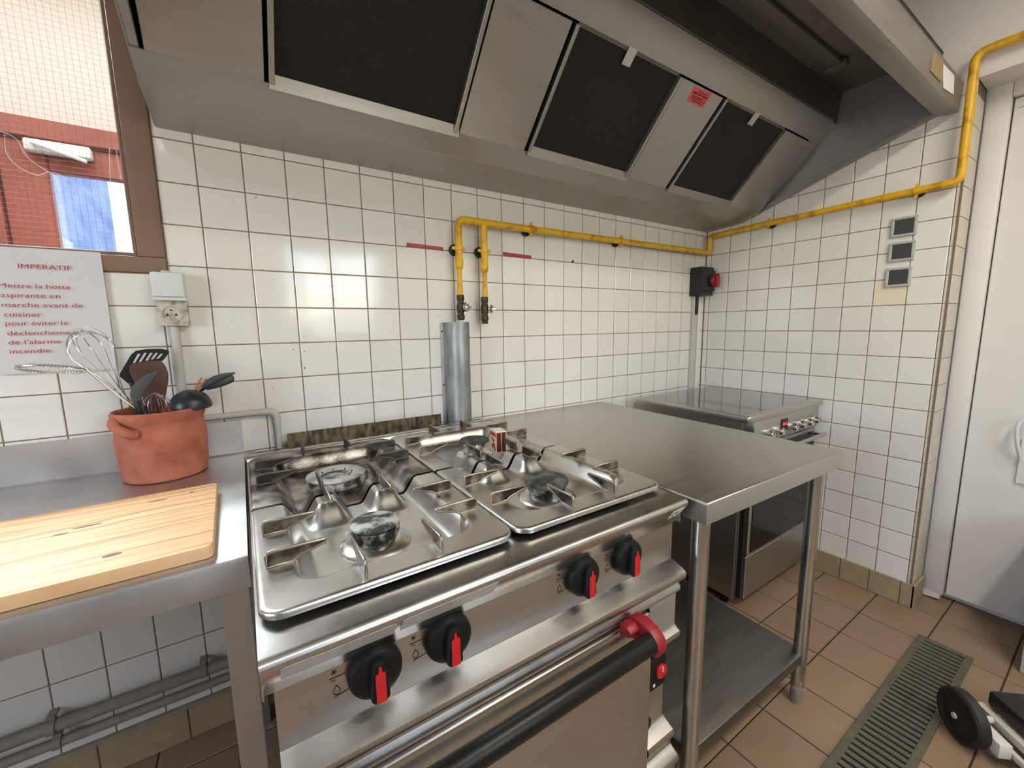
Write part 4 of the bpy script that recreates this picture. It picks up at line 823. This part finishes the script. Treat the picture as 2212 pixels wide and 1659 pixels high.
# labels on the deck edge and the panel
dq = Vector((0, -0.955 + 0.9778, 0.818 - (DZ - 0.013))).normalized()
def lip(x, t, off=0.0006): return Vector((x, -0.9778 + dq.y * t, DZ - 0.013 + dq.z * t)) + Vector((0, -dq.z * -1 * 0, 0)) + Vector((0, dq.z, -dq.y)).normalized() * off
for pts in ([(0.068, .003), (0.072, 0.0), (0.105, .001), (0.118, .0035), (0.124, .002), (0.168, .002), (0.2, .001), (0.206, .005), (0.206, 0.034), (0.068, 0.034)], [(0.214, .004), (0.222, 0.0), (0.26, .001), (0.33, .0), (0.365, 0.0), (0.365, 0.034), (0.214, 0.034)]):
    MB().prism([lip(x, t) for x, t in pts], Vector((0, dq.z, -dq.y)).normalized() * 0.0005).build('worn_label', M['label_grey'], gr)
ce = MB().prism([lip(x, t) for x, t in ((0.800, .004), (0.838, .002), (0.838, .030), (0.802, .033))], Vector((0, dq.z, -dq.y)).normalized() * 0.0004).build('ce_sticker', M['label_white'], gr)
Rl = Matrix(((1, 0, 0, 0), (0, -dq.y, dq.z, 0), (0, -dq.z, -dq.y, 0), (0, 0, 0, 1)))
cm = MB()       # CE mark drawn as two open arcs
for cx, cross in ((0.8135, False), (0.829, True)):
    pth = [(cx + 0.0075 * math.cos(a), 0.0175 - 0.0095 * math.sin(a)) for a in [math.radians(75 + 210 * k / 16) for k in range(17)]]
    for i in range(16):
        (a0, b0), (a1, b1) = pth[i], pth[i + 1]; q = lambda a, b, s_: lip(cx + (a - cx) * s_, 0.0175 + (b - 0.0175) * s_, 0.0014)
        cm.add([q(a0, b0, 1), q(a1, b1, 1), q(a1, b1, .74), q(a0, b0, .74)], [(0, 1, 2, 3)])
    if cross: cm.add([lip(cx - .0065, .0164, .0014), lip(cx + .0005, .0164, .0014), lip(cx + .0005, .0186, .0014), lip(cx - .0065, .0186, .0014)], [(0, 1, 2, 3)])
cm.build('ce_mark', M['ink_dark'], ce, smooth=False)
KN = [(0.180, 0.772), (0.290, 0.772), (0.566, 0.772), (0.688, 0.771)]
sy = MB()
for x, z in KN:                                            # printed pilot, star and flame marks
    y = -0.9424
    def seg(a, b, w=.0011):
        a = Vector((a[0], y, a[1])); b = Vector((b[0], y, b[1])); d = (b - a).normalized(); n_ = Vector((-d.z, 0, d.x)) * w / 2
        sy.add([a - n_, b - n_, b + n_, a + n_], [(0, 1, 2, 3)])
    sx, sz = x - 0.052, z + 0.017
    seg((sx - .006, sz - .008), (sx + .014, sz - .008)); seg((sx - .004, sz - .012), (sx + .002, sz - .012))
    for k in range(3): seg((sx - .004 * math.cos(k * PI / 3), sz - .004 * math.sin(k * PI / 3)), (sx + .004 * math.cos(k * PI / 3), sz + .004 * math.sin(k * PI / 3)))
    fx, fz = x - 0.050, z - 0.012; fl_ = [(fx, fz + .009), (fx + .0045, fz + .001), (fx + .003, fz - .004), (fx, fz - .0055), (fx - .003, fz - .004), (fx - .0045, fz + .001), (fx, fz + .009)]
    for i in range(6): seg(fl_[i], fl_[i + 1])
    seg((fx - .004, fz - .008), (fx + .018, fz - .004))
    sx, sz = x - 0.004, z + 0.027; seg((sx - .003, sz), (sx + .003, sz), .004); seg((sx, sz), (sx, sz - .010))
    sx = x + 0.018; seg((sx - .003, sz + .003), (sx + .004, sz + .003)); seg((sx - .003, sz), (sx - .003, sz - .004)); seg((sx - .003, sz - .004), (sx + .004, sz - .003))
sy.build('panel_marks', M['ink_dark'], gr, smooth=False)
for x, z in KN:
    k_ = MB().lathe([(0.0362, 0.0), (0.0372, 0.005), (0.0368, 0.011), (0.0345, 0.0165), (0.029, 0.0192), (0.0, 0.0197)], (x, -0.9425, z), 44, (0, -1, 0), True, False)
    kb = k_.build('control_knob', M['plastic'], gr)
    MB().prism([(x + a, -0.960, z + b) for a, b in ((-.013, -.026), (-.007, -.0315), (.007, -.0315), (.013, -.026), (.010, .018), (.005, .029), (-.005, .029), (-.010, .018))], (0, -0.0155, 0)).build('grip', M['plastic'], kb, 0.003, 2)
    MB().prism([(x + a, -0.9757, z + b) for a, b in ((-.0068, -.0285), (.0068, -.0285), (.0065, .014), (.0025, .015), (.0015, .0235), (-.0015, .0238), (-.0025, .015), (-.0065, .013))], (0, -0.0014, 0)).build('red_pointer', M['red'], kb)

# hob pans as pressed sheets, pan supports, burners
PZ = 0.8845
def smooth(t): t = max(0.0, min(1.0, t)); return t * t * (3 - 2 * t)
def hob_pan(xa, xb, yd, yo, bc, m, rh):
    # xa..xb width, yd the edge at the divide, yo the outer edge, bc burner centre, rh hole radius
    sgn = 1 if yd > yo else -1
    nx, ny = 84, 84; xc = (xa + xb) / 2; wx = xb - xa; ly = abs(yd - yo); vs = []; fs = []
    def H(x, y):
        u = min(x - xa - 0.050, xb - 0.046 - x); v = abs(y - yo) - 0.052
        r = 0.035
        if u < r and v < r: d = r - math.hypot(r - u, r - v) if (u < r and v < r) else min(u, v)
        else: d = min(u, v)
        b = smooth((d + 0.004) / 0.036)
        dd = abs(y - yd)
        for s_ in (-1, 1):
            bx_ = abs(x - (xc + s_ * 0.0595)); k = smooth((0.046 - bx_) / 0.032) * smooth((0.092 - dd) / 0.056); b *= 1 - k
        b2 = abs(x - xc); 
        rr = math.hypot(x - bc[0], y - bc[1]); cone = 1 - smooth((rr - rh) / 0.026)
        return PZ - 0.038 * b
    R = 0.026
    for j in range(ny + 1):
        for i in range(nx + 1):
            x = xa + wx * i / nx; y = yo + (yd - yo) * j / ny
            # rounded outer corners
            for cx, sx in ((xa + R, -1), (xb - R, 1)):
                cy = yo + sgn * R
                if (x - cx) * sx > 0 and (y - cy) * sgn < 0:
                    q = max(abs(x - cx), abs(y - cy)); h_ = math.hypot(x - cx, y - cy)
                    if h_ > 1e-9: x = cx + (x - cx) * q / h_; y = cy + (y - cy) * q / h_
            vs.append((x, y, H(x, y)))
    for j in range(ny):
        for i in range(nx):
            a = j * (nx + 1) + i; fs.append((a, a + 1, a + nx + 2, a + nx + 1))
    ringi = [i for i in range(nx + 1)] + [j * (nx + 1) + nx for j in range(1, ny + 1)] + [ny * (nx + 1) + i for i in range(nx - 1, -1, -1)] + [j * (nx + 1) for j in range(ny - 1, 0, -1)]
    base = len(vs); n = len(ringi); c = Vector((xc, (yd + yo) / 2, 0))
    for lvl, (o_, dz) in enumerate(((0.0030, -0.0012), (0.0048, -0.0042), (0.0048, -0.0098))):
        for i in ringi:
            x, y, z = vs[i]; i0 = i % (nx + 1); j0 = i // (nx + 1)
            dx = -1 if i0 == 0 else (1 if i0 == nx else 0); dy = -sgn if j0 == 0 else 0
            if j0 == ny: dx2 = 0; dyy = 0
            else: dyy = dy
            l = math.hypot(dx, dyy) or 1
            zz = z + dz if j0 != ny else z - (0.0015 if lvl == 0 else 0.0035 if lvl == 1 else 0.0060)
            vs.append((x + dx / l * o_, y + dyy / l * o_, zz))
    for lvl in range(3):
        for k in range(n):
            k2 = (k + 1) % n
            a = ringi[k] if lvl == 0 else base + (lvl - 1) * n + k; b = ringi[k2] if lvl == 0 else base + (lvl - 1) * n + k2
            fs.append((a, b, base + lvl * n + k2, base + lvl * n + k))
    return MB().add(vs, fs).build('hob_pan', m, gr, ang=60)
finm = None
def fin_mesh():     # support fin: outer end at origin, pointing to +x, standing on z = 0; plate and raised rim
    mb = MB(); rm = MB(); pl = [(0.0, 0.0015), (0.036, 0.0015), (0.046, 0.0080), (0.083, 0.0180), (0.0845, 0.0215), (0.082, 0.0235), (0.007, 0.0250), (0.0018, 0.0232), (0.0, 0.019)]
    mb.prism([(x, -0.0017, z) for x, z in pl], (0, 0.0034, 0)); rm.tube([(x, 0, z) for x, z in pl], 0.0026, 8, closed=True)
    return mb, rm
def fins(parent, xa, xb, yd, yo, bc, m):
    out = []
    cy = bc[1]; xc = (xa + xb) / 2; sgn = 1 if yd > yo else -1
    oy = yo + sgn * 0.0 ; cyy = (yd + yo) / 2 + sgn * -0.005
    for s_ in (-0.0595, 0.0595):
        out += [((xa + 0.010, cyy + s_), (1, 0)), ((xb - 0.010, cyy + s_), (-1, 0)), ((xc + s_, yo + sgn * 0.012), (0, sgn)), ((xc + s_, yd - sgn * 0.008), (0, -sgn))]
    for (x, y), (dx, dy) in out:
        Mx = Matrix(((dx, -dy, 0, x), (dy, dx, 0, y), (0, 0, 1, PZ - 0.0004), (0, 0, 0, 1)))
        f_, g_ = fin_mesh(); n0 = len(f_.f); f_.add(g_.v, g_.f); f_.v = [Mx @ v for v in f_.v]
        o_ = f_.build('pan_support', m, parent, ang=50); o_.data.materials.append(M['fin_rim' if m == M['fin'] else 'fin_dark_rim'])
        for p_ in o_.data.polygons:
            if p_.index >= n0: p_.material_index = 1
bx('burner_well_shade', M['black'], gr, SX0 + 0.014, SX1 - 0.003, -0.926, -0.10, 0.801, 0.812)  # black plate put in for the shade between and below the pans
PL = (0.0555, 0.4345); PR = (0.4485, 0.8365); YD = (-0.5470, -0.5355); YF = -0.916; YB = -0.145
spec = [(PL, YD[0], YF, (0.241, -0.742), 'steel_smooth', 0.036, 'fin'), (PR, YD[0], YF, (0.632, -0.755), 'steel_smooth', 0.040, 'fin'),
        (PL, YD[1], YB, (0.239, -0.372), 'steel_soiled', 0.062, 'fin_dark'), (PR, YD[1], YB, (0.652, -0.358), 'steel_smooth', 0.032, 'fin')]
for i, ((xa, xb), yd, yo, bc, m, rh, fm) in enumerate(spec):
    p_ = hob_pan(xa, xb, yd, yo, bc, M[m], rh)
    fins(p_, xa, xb, yd, yo, bc, M[fm])
    z0 = 0.850; c = (bc[0], bc[1], z0)
    if i != 2: MB().lathe([(rh + 0.029, -0.0045), (rh + 0.027, -0.0012), (rh + 0.018, 0.0042), (rh + 0.006, 0.0078), (rh - 0.006, 0.0085)], c, 48, (0, 0, 1), False, True).build('burner_cone', M['chrome_soft'], p_)
    if i == 0:
        b = MB().lathe([(0.035, -0.004), (0.037, 0.006), (0.0385, 0.012), (0.0365, 0.018), (0.0385, 0.026), (0.039, 0.030), (0.034, 0.033)], c, 40).build('burner', M['burner'], gr)
        MB().lathe([(0.034, 0.033), (0.0415, 0.0335), (0.0435, 0.0355), (0.0430, 0.039), (0.038, 0.042), (0.0, 0.0425)], c, 40, (0, 0, 1), True, False).build('burner_cap', M['cap'], b)
        for k, a in enumerate((0.35, 2.9)):
            MB().lathe([(0.008, -0.002), (0.0085, 0.020), (0.006, 0.028)], (bc[0] + 0.044 * math.cos(a), bc[1] + 0.044 * math.sin(a), z0), 10).build('burner_lug', M['cap'], b)
    elif i == 1:
        b = MB().lathe([(0.041, -0.004), (0.042, 0.008), (0.0445, 0.018), (0.047, 0.028)], c, 40).build('burner', M['burner'], gr)
        MB().lathe([(0.046, 0.028), (0.0495, 0.030), (0.0505, 0.037), (0.0495, 0.040), (0.046, 0.042), (0.0, 0.042)], c, 40, (0, 0, 1), True, False).build('burner_cap', M['cap_dark'], b)
    elif i == 2:
        b = MB().lathe([(0.068, -0.006), (0.069, 0.006), (0.0655, 0.012), (0.066, 0.016)], c, 48).build('burner', M['cap'], gr)
        MB().lathe([(0.038, 0.004), (0.038, 0.017), (0.042, 0.0215), (0.052, 0.0240), (0.066, 0.0230), (0.0705, 0.0200), (0.0695, 0.0165), (0.063, 0.014)], c, 48, (0, 0, 1), False, False).build('ring_cap', M['cap_grey'], b)
        MB().lathe([(0.038, 0.010), (0.012, 0.013), (0.0, 0.013)], c, 32, (0, 0, 1), False, False).build('ring_floor', M['cap_grey'], b)
        for k in range(8):
            a = k * PI / 4; MB().box(-.0007, .0007, 0.038, 0.0425, .012, .0220, Matrix.Translation(c) @ Matrix.Rotation(a, 4, 'Z')).build('ring_slot', M['black'], b)
        for k in range(3):
            a = 0.1 + k * 2.1; MB().lathe([(0.012, -0.004), (0.012, 0.010), (0.009, 0.015)], (bc[0] + 0.070 * math.cos(a), bc[1] + 0.070 * math.sin(a), z0), 10).build('burner_lug', M['cap'], b)
    else:
        b = MB().lathe([(0.028, -0.004), (0.030, 0.012), (0.038, 0.032), (0.042, 0.0345)], c, 14).build('burner', M['chrome'], gr, smooth=False)
        MB().lathe([(0.042, 0.0345), (0.0460, 0.0360), (0.0465, 0.0395), (0.043, 0.0430), (0.0, 0.0435)], c, 36, (0, 0, 1), True, False).build('burner_cap', M['cap_dark'], b)

# ------------------------------------------------------------------ matchbox
mx_ = thing('matchbox', 'red and cream matchbox standing upright between the rear right burner and the pan support', 'matchbox', (0.667, -0.472, 0.85))
Mm = Matrix.Translation((0.676, -0.452, 0.8640)) @ Matrix.Rotation(math.radians(-9), 4, 'Z')
bxm = lambda nm, m, *a: MB().box(*a, Mm).build(nm, m, mx_)
bxm('sleeve', M['match_cream'], 0, 0.034, 0, 0.050, 0.001, 0.0665)
bxm('tray_end', M['match_white'], 0.0015, 0.0325, 0.0015, 0.0485, 0.0665, 0.0672)
for a in (0.0020, 0.0180): bxm('strike_strip', M['match_strike'], a, a + 0.0140, -0.0004, 0.0, 0.004, 0.063)
bxm('red_band', M['match_red'], -0.0004, 0.0, 0.001, 0.049, 0.052, 0.061)
bxm('gold_line', M['label_yellow'], -0.0004, 0.0, 0.001, 0.049, 0.0490, 0.0510)
fg = MB()
for (y, z, a, b, t) in ((.030, .041, .009, .004, .5), (.022, .036, .006, .005, 0), (.016, .022, .008, .006, .8), (.028, .018, .005, .009, 0), (.010, .012, .004, .006, 0)):
    fg.prism([Mm @ Vector((-0.0004, y + a * math.cos(2 * PI * k / 12) * math.cos(t) - b * math.sin(2 * PI * k / 12) * math.sin(t), z + a * math.cos(2 * PI * k / 12) * math.sin(t) + b * math.sin(2 * PI * k / 12) * math.cos(t))) for k in range(12)], Mm.to_3x3() @ Vector((0.0003, 0, 0)))
fg.build('printed_flower', M['match_red'], mx_)

# ------------------------------------------------------------------ steel table
TZ = 0.8615
tb = thing('steel_table', 'stainless steel work table with undershelf between gas range and electric cooker', 'table', (1.19, -0.5, 0))
A = -0.023
Rt = Matrix.Translation((0.866, -1.010, 0)) @ Matrix.Rotation(A, 4, 'Z'); TW, TD = 0.672, 1.018
t_ = MB()
n_ = 8; rr = 0.006
sec = [(0.0, 0.812 - TZ), (0.0, -rr)] + [(rr - rr * math.cos(a), -rr + rr * math.sin(a)) for a in (0.4, 0.8, 1.2, PI / 2)]
def rect_ring(i, z): return [Vector((i, i, z)), Vector((TW - i, i, z)), Vector((TW - i, TD - i, z)), Vector((i, TD - i, z))]
vs = []; fs = []
for i_, z_ in sec: vs += [Rt @ (p + Vector((0, 0, TZ))) for p in rect_ring(i_, z_)]
for k in range(len(sec) - 1):
    for q in range(4): fs.append((k * 4 + q, k * 4 + (q + 1) % 4, k * 4 + 4 + (q + 1) % 4, k * 4 + 4 + q))
e_ = (len(sec) - 1) * 4; fs.append((e_, e_ + 1, e_ + 2, e_ + 3))
b0 = len(vs); vs += [Rt @ (p + Vector((0, 0, TZ))) for p in rect_ring(0.014, 0.812 - TZ)] + [Rt @ (p + Vector((0, 0, TZ))) for p in rect_ring(0.014, -0.004)]
for q in range(4): fs += [(q, b0 + q, b0 + (q + 1) % 4, (q + 1) % 4), (b0 + q, b0 + 4 + q, b0 + 4 + (q + 1) % 4, b0 + (q + 1) % 4)]
fs.append((b0 + 7, b0 + 6, b0 + 5, b0 + 4))
MB().add(vs, fs).build('top', M['steel'], tb, ang=50)
for lx, ly in ((0.044, 0.040), (TW - 0.040, 0.048), (0.044, TD - 0.045), (TW - 0.040, TD - 0.045)):
    p = Rt @ Vector((lx, ly, 0))
    l_ = MB().cyl((p.x, p.y, 0.055), (p.x, p.y, TZ - 0.004), 0.0200, 24).build('leg', M['steel_smooth'], tb)
    MB().lathe([(0.015, 0.0), (0.0175, 0.006), (0.0185, 0.050), (0.0205, 0.056), (0.0205, 0.062)], (p.x, p.y, 0), 20).build('foot', M['conduit'], l_)
v4 = [Rt @ Vector(q) for q in ((0.040, 0.036, 0), (TW - 0.030, 0.036, 0), (TW - 0.030, TD - 0.03, 0), (0.040, TD - 0.03, 0))]
MB().prism([(p.x, p.y, 0.150) for p in v4], (0, 0, 0.036)).build('undershelf', M['steel_shade'], tb, 0.003, 2)

# ------------------------------------------------------------------ electric cooker
ck = thing('electric_cooker', 'stainless electric cooker with black ceramic hob and lit display in the corner', 'cooker', (2.05, -0.38, 0))
CX0, CX1, CY0, CY1, CT = 1.716, 2.386, -0.664, -0.090, 0.875
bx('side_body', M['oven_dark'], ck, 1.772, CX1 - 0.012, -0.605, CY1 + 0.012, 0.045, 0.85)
bx('side_panel', M['steel_dull'], ck, 1.766, 1.773, -0.610, CY1 + 0.05, 0.045, 0.838, 0.001, 1)
for x in (1.80, CX1 - 0.05):
    for y in (-0.56, CY1 - 0.05 + 0.0): MB().cyl((x, y, 0), (x, y, 0.05), 0.018, 12).build('foot', M['plastic'], ck)
MB().prism([(x, y, 0.848) for x, y in rounded_rect(CX0, CX1, CY0, CY1, 0.014)], (0, 0, 0.027)).build('hob_frame', M['steel'], ck, 0.005, 3)
MB().prism([(x, y, CT - 0.0008) for x, y in rounded_rect(CX0 + 0.030, CX1 - 0.022, CY0 + 0.036, CY1 - 0.018, 0.010)], (0, 0, 0.0012)).build('ceramic_glass', M['ceran'], ck)
bx('control_fascia', M['steel'], ck, 1.786, CX1 - 0.008, -0.648, -0.60, 0.742, 0.846, 0.003, 2)
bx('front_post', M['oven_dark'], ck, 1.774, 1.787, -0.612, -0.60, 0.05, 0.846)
dsp = bx('display', M['glass_black'], ck, 2.008, 2.066, -0.6505, -0.648, 0.772, 0.824)
lettering('20:1', M['led'], dsp, 2.018, 0.796, 0.034, 0.0125, -0.6515, bold=0.02)
for x in (1.895, 1.982, 2.108, 2.188, 2.262, 2.335):
    k_ = MB().lathe([(0.020, 0), (0.020, 0.004), (0.0165, 0.006), (0.0155, 0.024), (0.0135, 0.026), (0, 0.026)], (x, -0.648, 0.779), 24, (0, -1, 0), True, False).build('knob', M['chrome'], ck)
    bx('pointer', M['plastic'], k_, x - 0.0012, x + 0.0012, -0.6747, -0.6738, 0.781, 0.793)
od = bx('oven_door', M['steel'], ck, 1.800, CX1 - 0.010, -0.645, -0.605, 0.250, 0.736, 0.003, 1)
bx('door_glass', M['glass_black'], od, 1.822, CX1 - 0.030, -0.6475, -0.645, 0.262, 0.722)
bx('door_gap', M['black'], ck, 1.787, 1.800, -0.630, -0.605, 0.05, 0.742)
MB().tube([(1.84, -0.695, 0.716), (CX1 - 0.035, -0.695, 0.716)], 0.009, 14).box(1.86, 1.875, -0.695, -0.645, 0.710, 0.722).box(CX1 - 0.07, CX1 - 0.055, -0.695, -0.645, 0.710, 0.722).build('door_handle', M['steel_smooth'], od)
bx('drawer', M['steel_dull'], ck, 1.800, CX1 - 0.010, -0.643, -0.605, 0.050, 0.245, 0.003, 1)

# ------------------------------------------------------------------ drain grate in the floor
GX0, GX1, GY0, GY1 = 1.05, 2.222, -1.262, -1.114
dg = thing('drain_grate', 'long dark slotted drain grate lying in the tiled floor', 'drain grate', (1.6, -1.19, 0))
bx('pan', M['grate_shade'], dg, GX0 + 0.002, GX1 - 0.002, GY0 + 0.002, GY1 - 0.002, 0.0004, 0.0018)  # dark plate standing in for the shaded channel below the slots
MB().box(GX0, GX1, GY0, GY0 + 0.020, 0.0006, 0.009).box(GX0, GX1, GY1 - 0.020, GY1, 0.0006, 0.009).box(GX1 - 0.008, GX1, GY0 + .026, GY1 - .026, 0.0006, 0.009).box(GX0, GX0 + 0.008, GY0 + .026, GY1 - .026, 0.0006, 0.009).build('frame', M['grate'], dg, 0.0012, 1)
bar = MB().box(-0.0075, 0.0075, GY0 + 0.0195, GY1 - 0.0195, 0.0018, 0.0086).mesh('bar', 0.001, 1); bar.materials.append(M['grate'])
x = GX0 + 0.026
while x < GX1 - 0.014:
    o = bpy.data.objects.new('bar', bar); COL.objects.link(o); o.location = (x, 0, 0); put(o, dg); x += 0.0257
for yy in (GY0 + 0.016, GY1 - 0.016):
    pass

# ------------------------------------------------------------------ trolley at the right edge
WC = Vector((1.751, -1.294, 0.075)); AX = Vector((0.741, -0.672, 0)); SD = Vector((0.672, 0.741, 0)); UP = Vector((0, 0, 1))
tr = thing('trolley', 'white framed trolley with black wheel and black box at the right edge of the floor', 'trolley', (1.95, -1.42, 0))
wl = MB().lathe([(0.012, -0.004), (0.020, -0.002), (0.052, 0.004), (0.060, -0.001), (0.068, 0.0), (0.0742, 0.006), (0.075, 0.018), (0.0742, 0.030), (0.066, 0.036), (0.02, 0.036)], WC, 40, AX).build('wheel', M['tyre'], tr)
MB().lathe([(0.0075, -0.008), (0.0085, -0.004), (0.012, -0.003)], WC, 16, AX).build('axle_cap', M['white_paint'], wl)
P = lambda a, s_, z: WC * 1 + AX * a + SD * s_ + Vector((0, 0, z - 0.075))
MB().tube([P(0.036, 0.0, 0.075), P(0.42, 0.0, 0.075)], 0.010, 12).build('axle', M['white_paint'], tr)
F = Matrix((AX, SD, UP)).transposed().to_4x4(); F.translation = Vector((WC.x, WC.y, 0))
def bar_(a0, a1, s0, s1, z0, z1, nm, m, bv=0.003, rot=0.0, o=(0, 0)):
    return MB().box(a0, a1, s0, s1, z0, z1, F @ Matrix.Translation((o[0], o[1], 0)) @ Matrix.Rotation(rot, 4, 'Z')).build(nm, m, tr, bv, 2)
bar_(0.040, 0.072, -0.085, 0.012, 0.034, 0.076, 'wheel_bracket', M['white_paint'])
bar_(0.090, 0.112, -0.45, 0.052, 0.064, 0.086, 'frame_rail', M['white_paint'])
bar_(0.38, 0.40, -0.45, 0.052, 0.064, 0.086, 'frame_rail', M['white_paint'])
bar_(0.074, 0.088, -0.45, -0.060, 0.036, 0.054, 'lower_rail', M['white_paint'])
bar_(0.112, 0.38, 0.030, 0.050, 0.066, 0.084, 'cross_rail', M['white_paint'])
bar_(0.0, 0.20, -0.36, 0.0, 0.0875, 0.138, 'black_box', M['bag'], 0.010, 0.0, (0.110, 0.044))
W2 = P(0.42, 0, 0.075)
MB().lathe([(0.012, -0.004), (0.052, 0.004), (0.068, 0.0), (0.0742, 0.006), (0.075, 0.018), (0.0742, 0.030), (0.066, 0.036), (0.02, 0.036)], W2, 32, AX).build('wheel', M['tyre'], tr)
wc_ = thing('white_cabinet', 'corner of a low white cabinet at the right edge beside the trolley', 'cabinet', (2.42, -1.6, 0))
bx('carcass', M['white_paint'], wc_, 2.275, 2.56, -1.86, -1.362, 0.0, 0.48, 0.006, 2)
bx('top', M['white_paint'], wc_, 2.268, 2.565, -1.87, -1.355, 0.48, 0.505, 0.004, 2)
# pull handle on the white door
hb_ = MB().tube(bez([(DX - 0.004, -1.262, 0.70), (DX - 0.03, -1.252, 0.76), (DX - 0.036, -1.246, 0.82), (DX - 0.03, -1.254, 0.855), (DX - 0.03, -1.30, 0.862), (DX - 0.03, -1.36, 0.862), (DX + 0.012, -1.38, 0.862)], 5), 0.0065, 10).box(DX + 0.004, DX + 0.014, -1.42, -1.258, 0.60, 0.78).build('pull_handle', M['pvc_white'], d1, 0.001, 1)
hb_['label'] = 'white pull handle'

# ------------------------------------------------------------------ finish: plain names for copies stay, nothing hidden
for o in S.objects:
    if o.type == 'MESH' and o.data.materials and len(o.data.materials) == 0: o.data.materials.append(M['steel'])
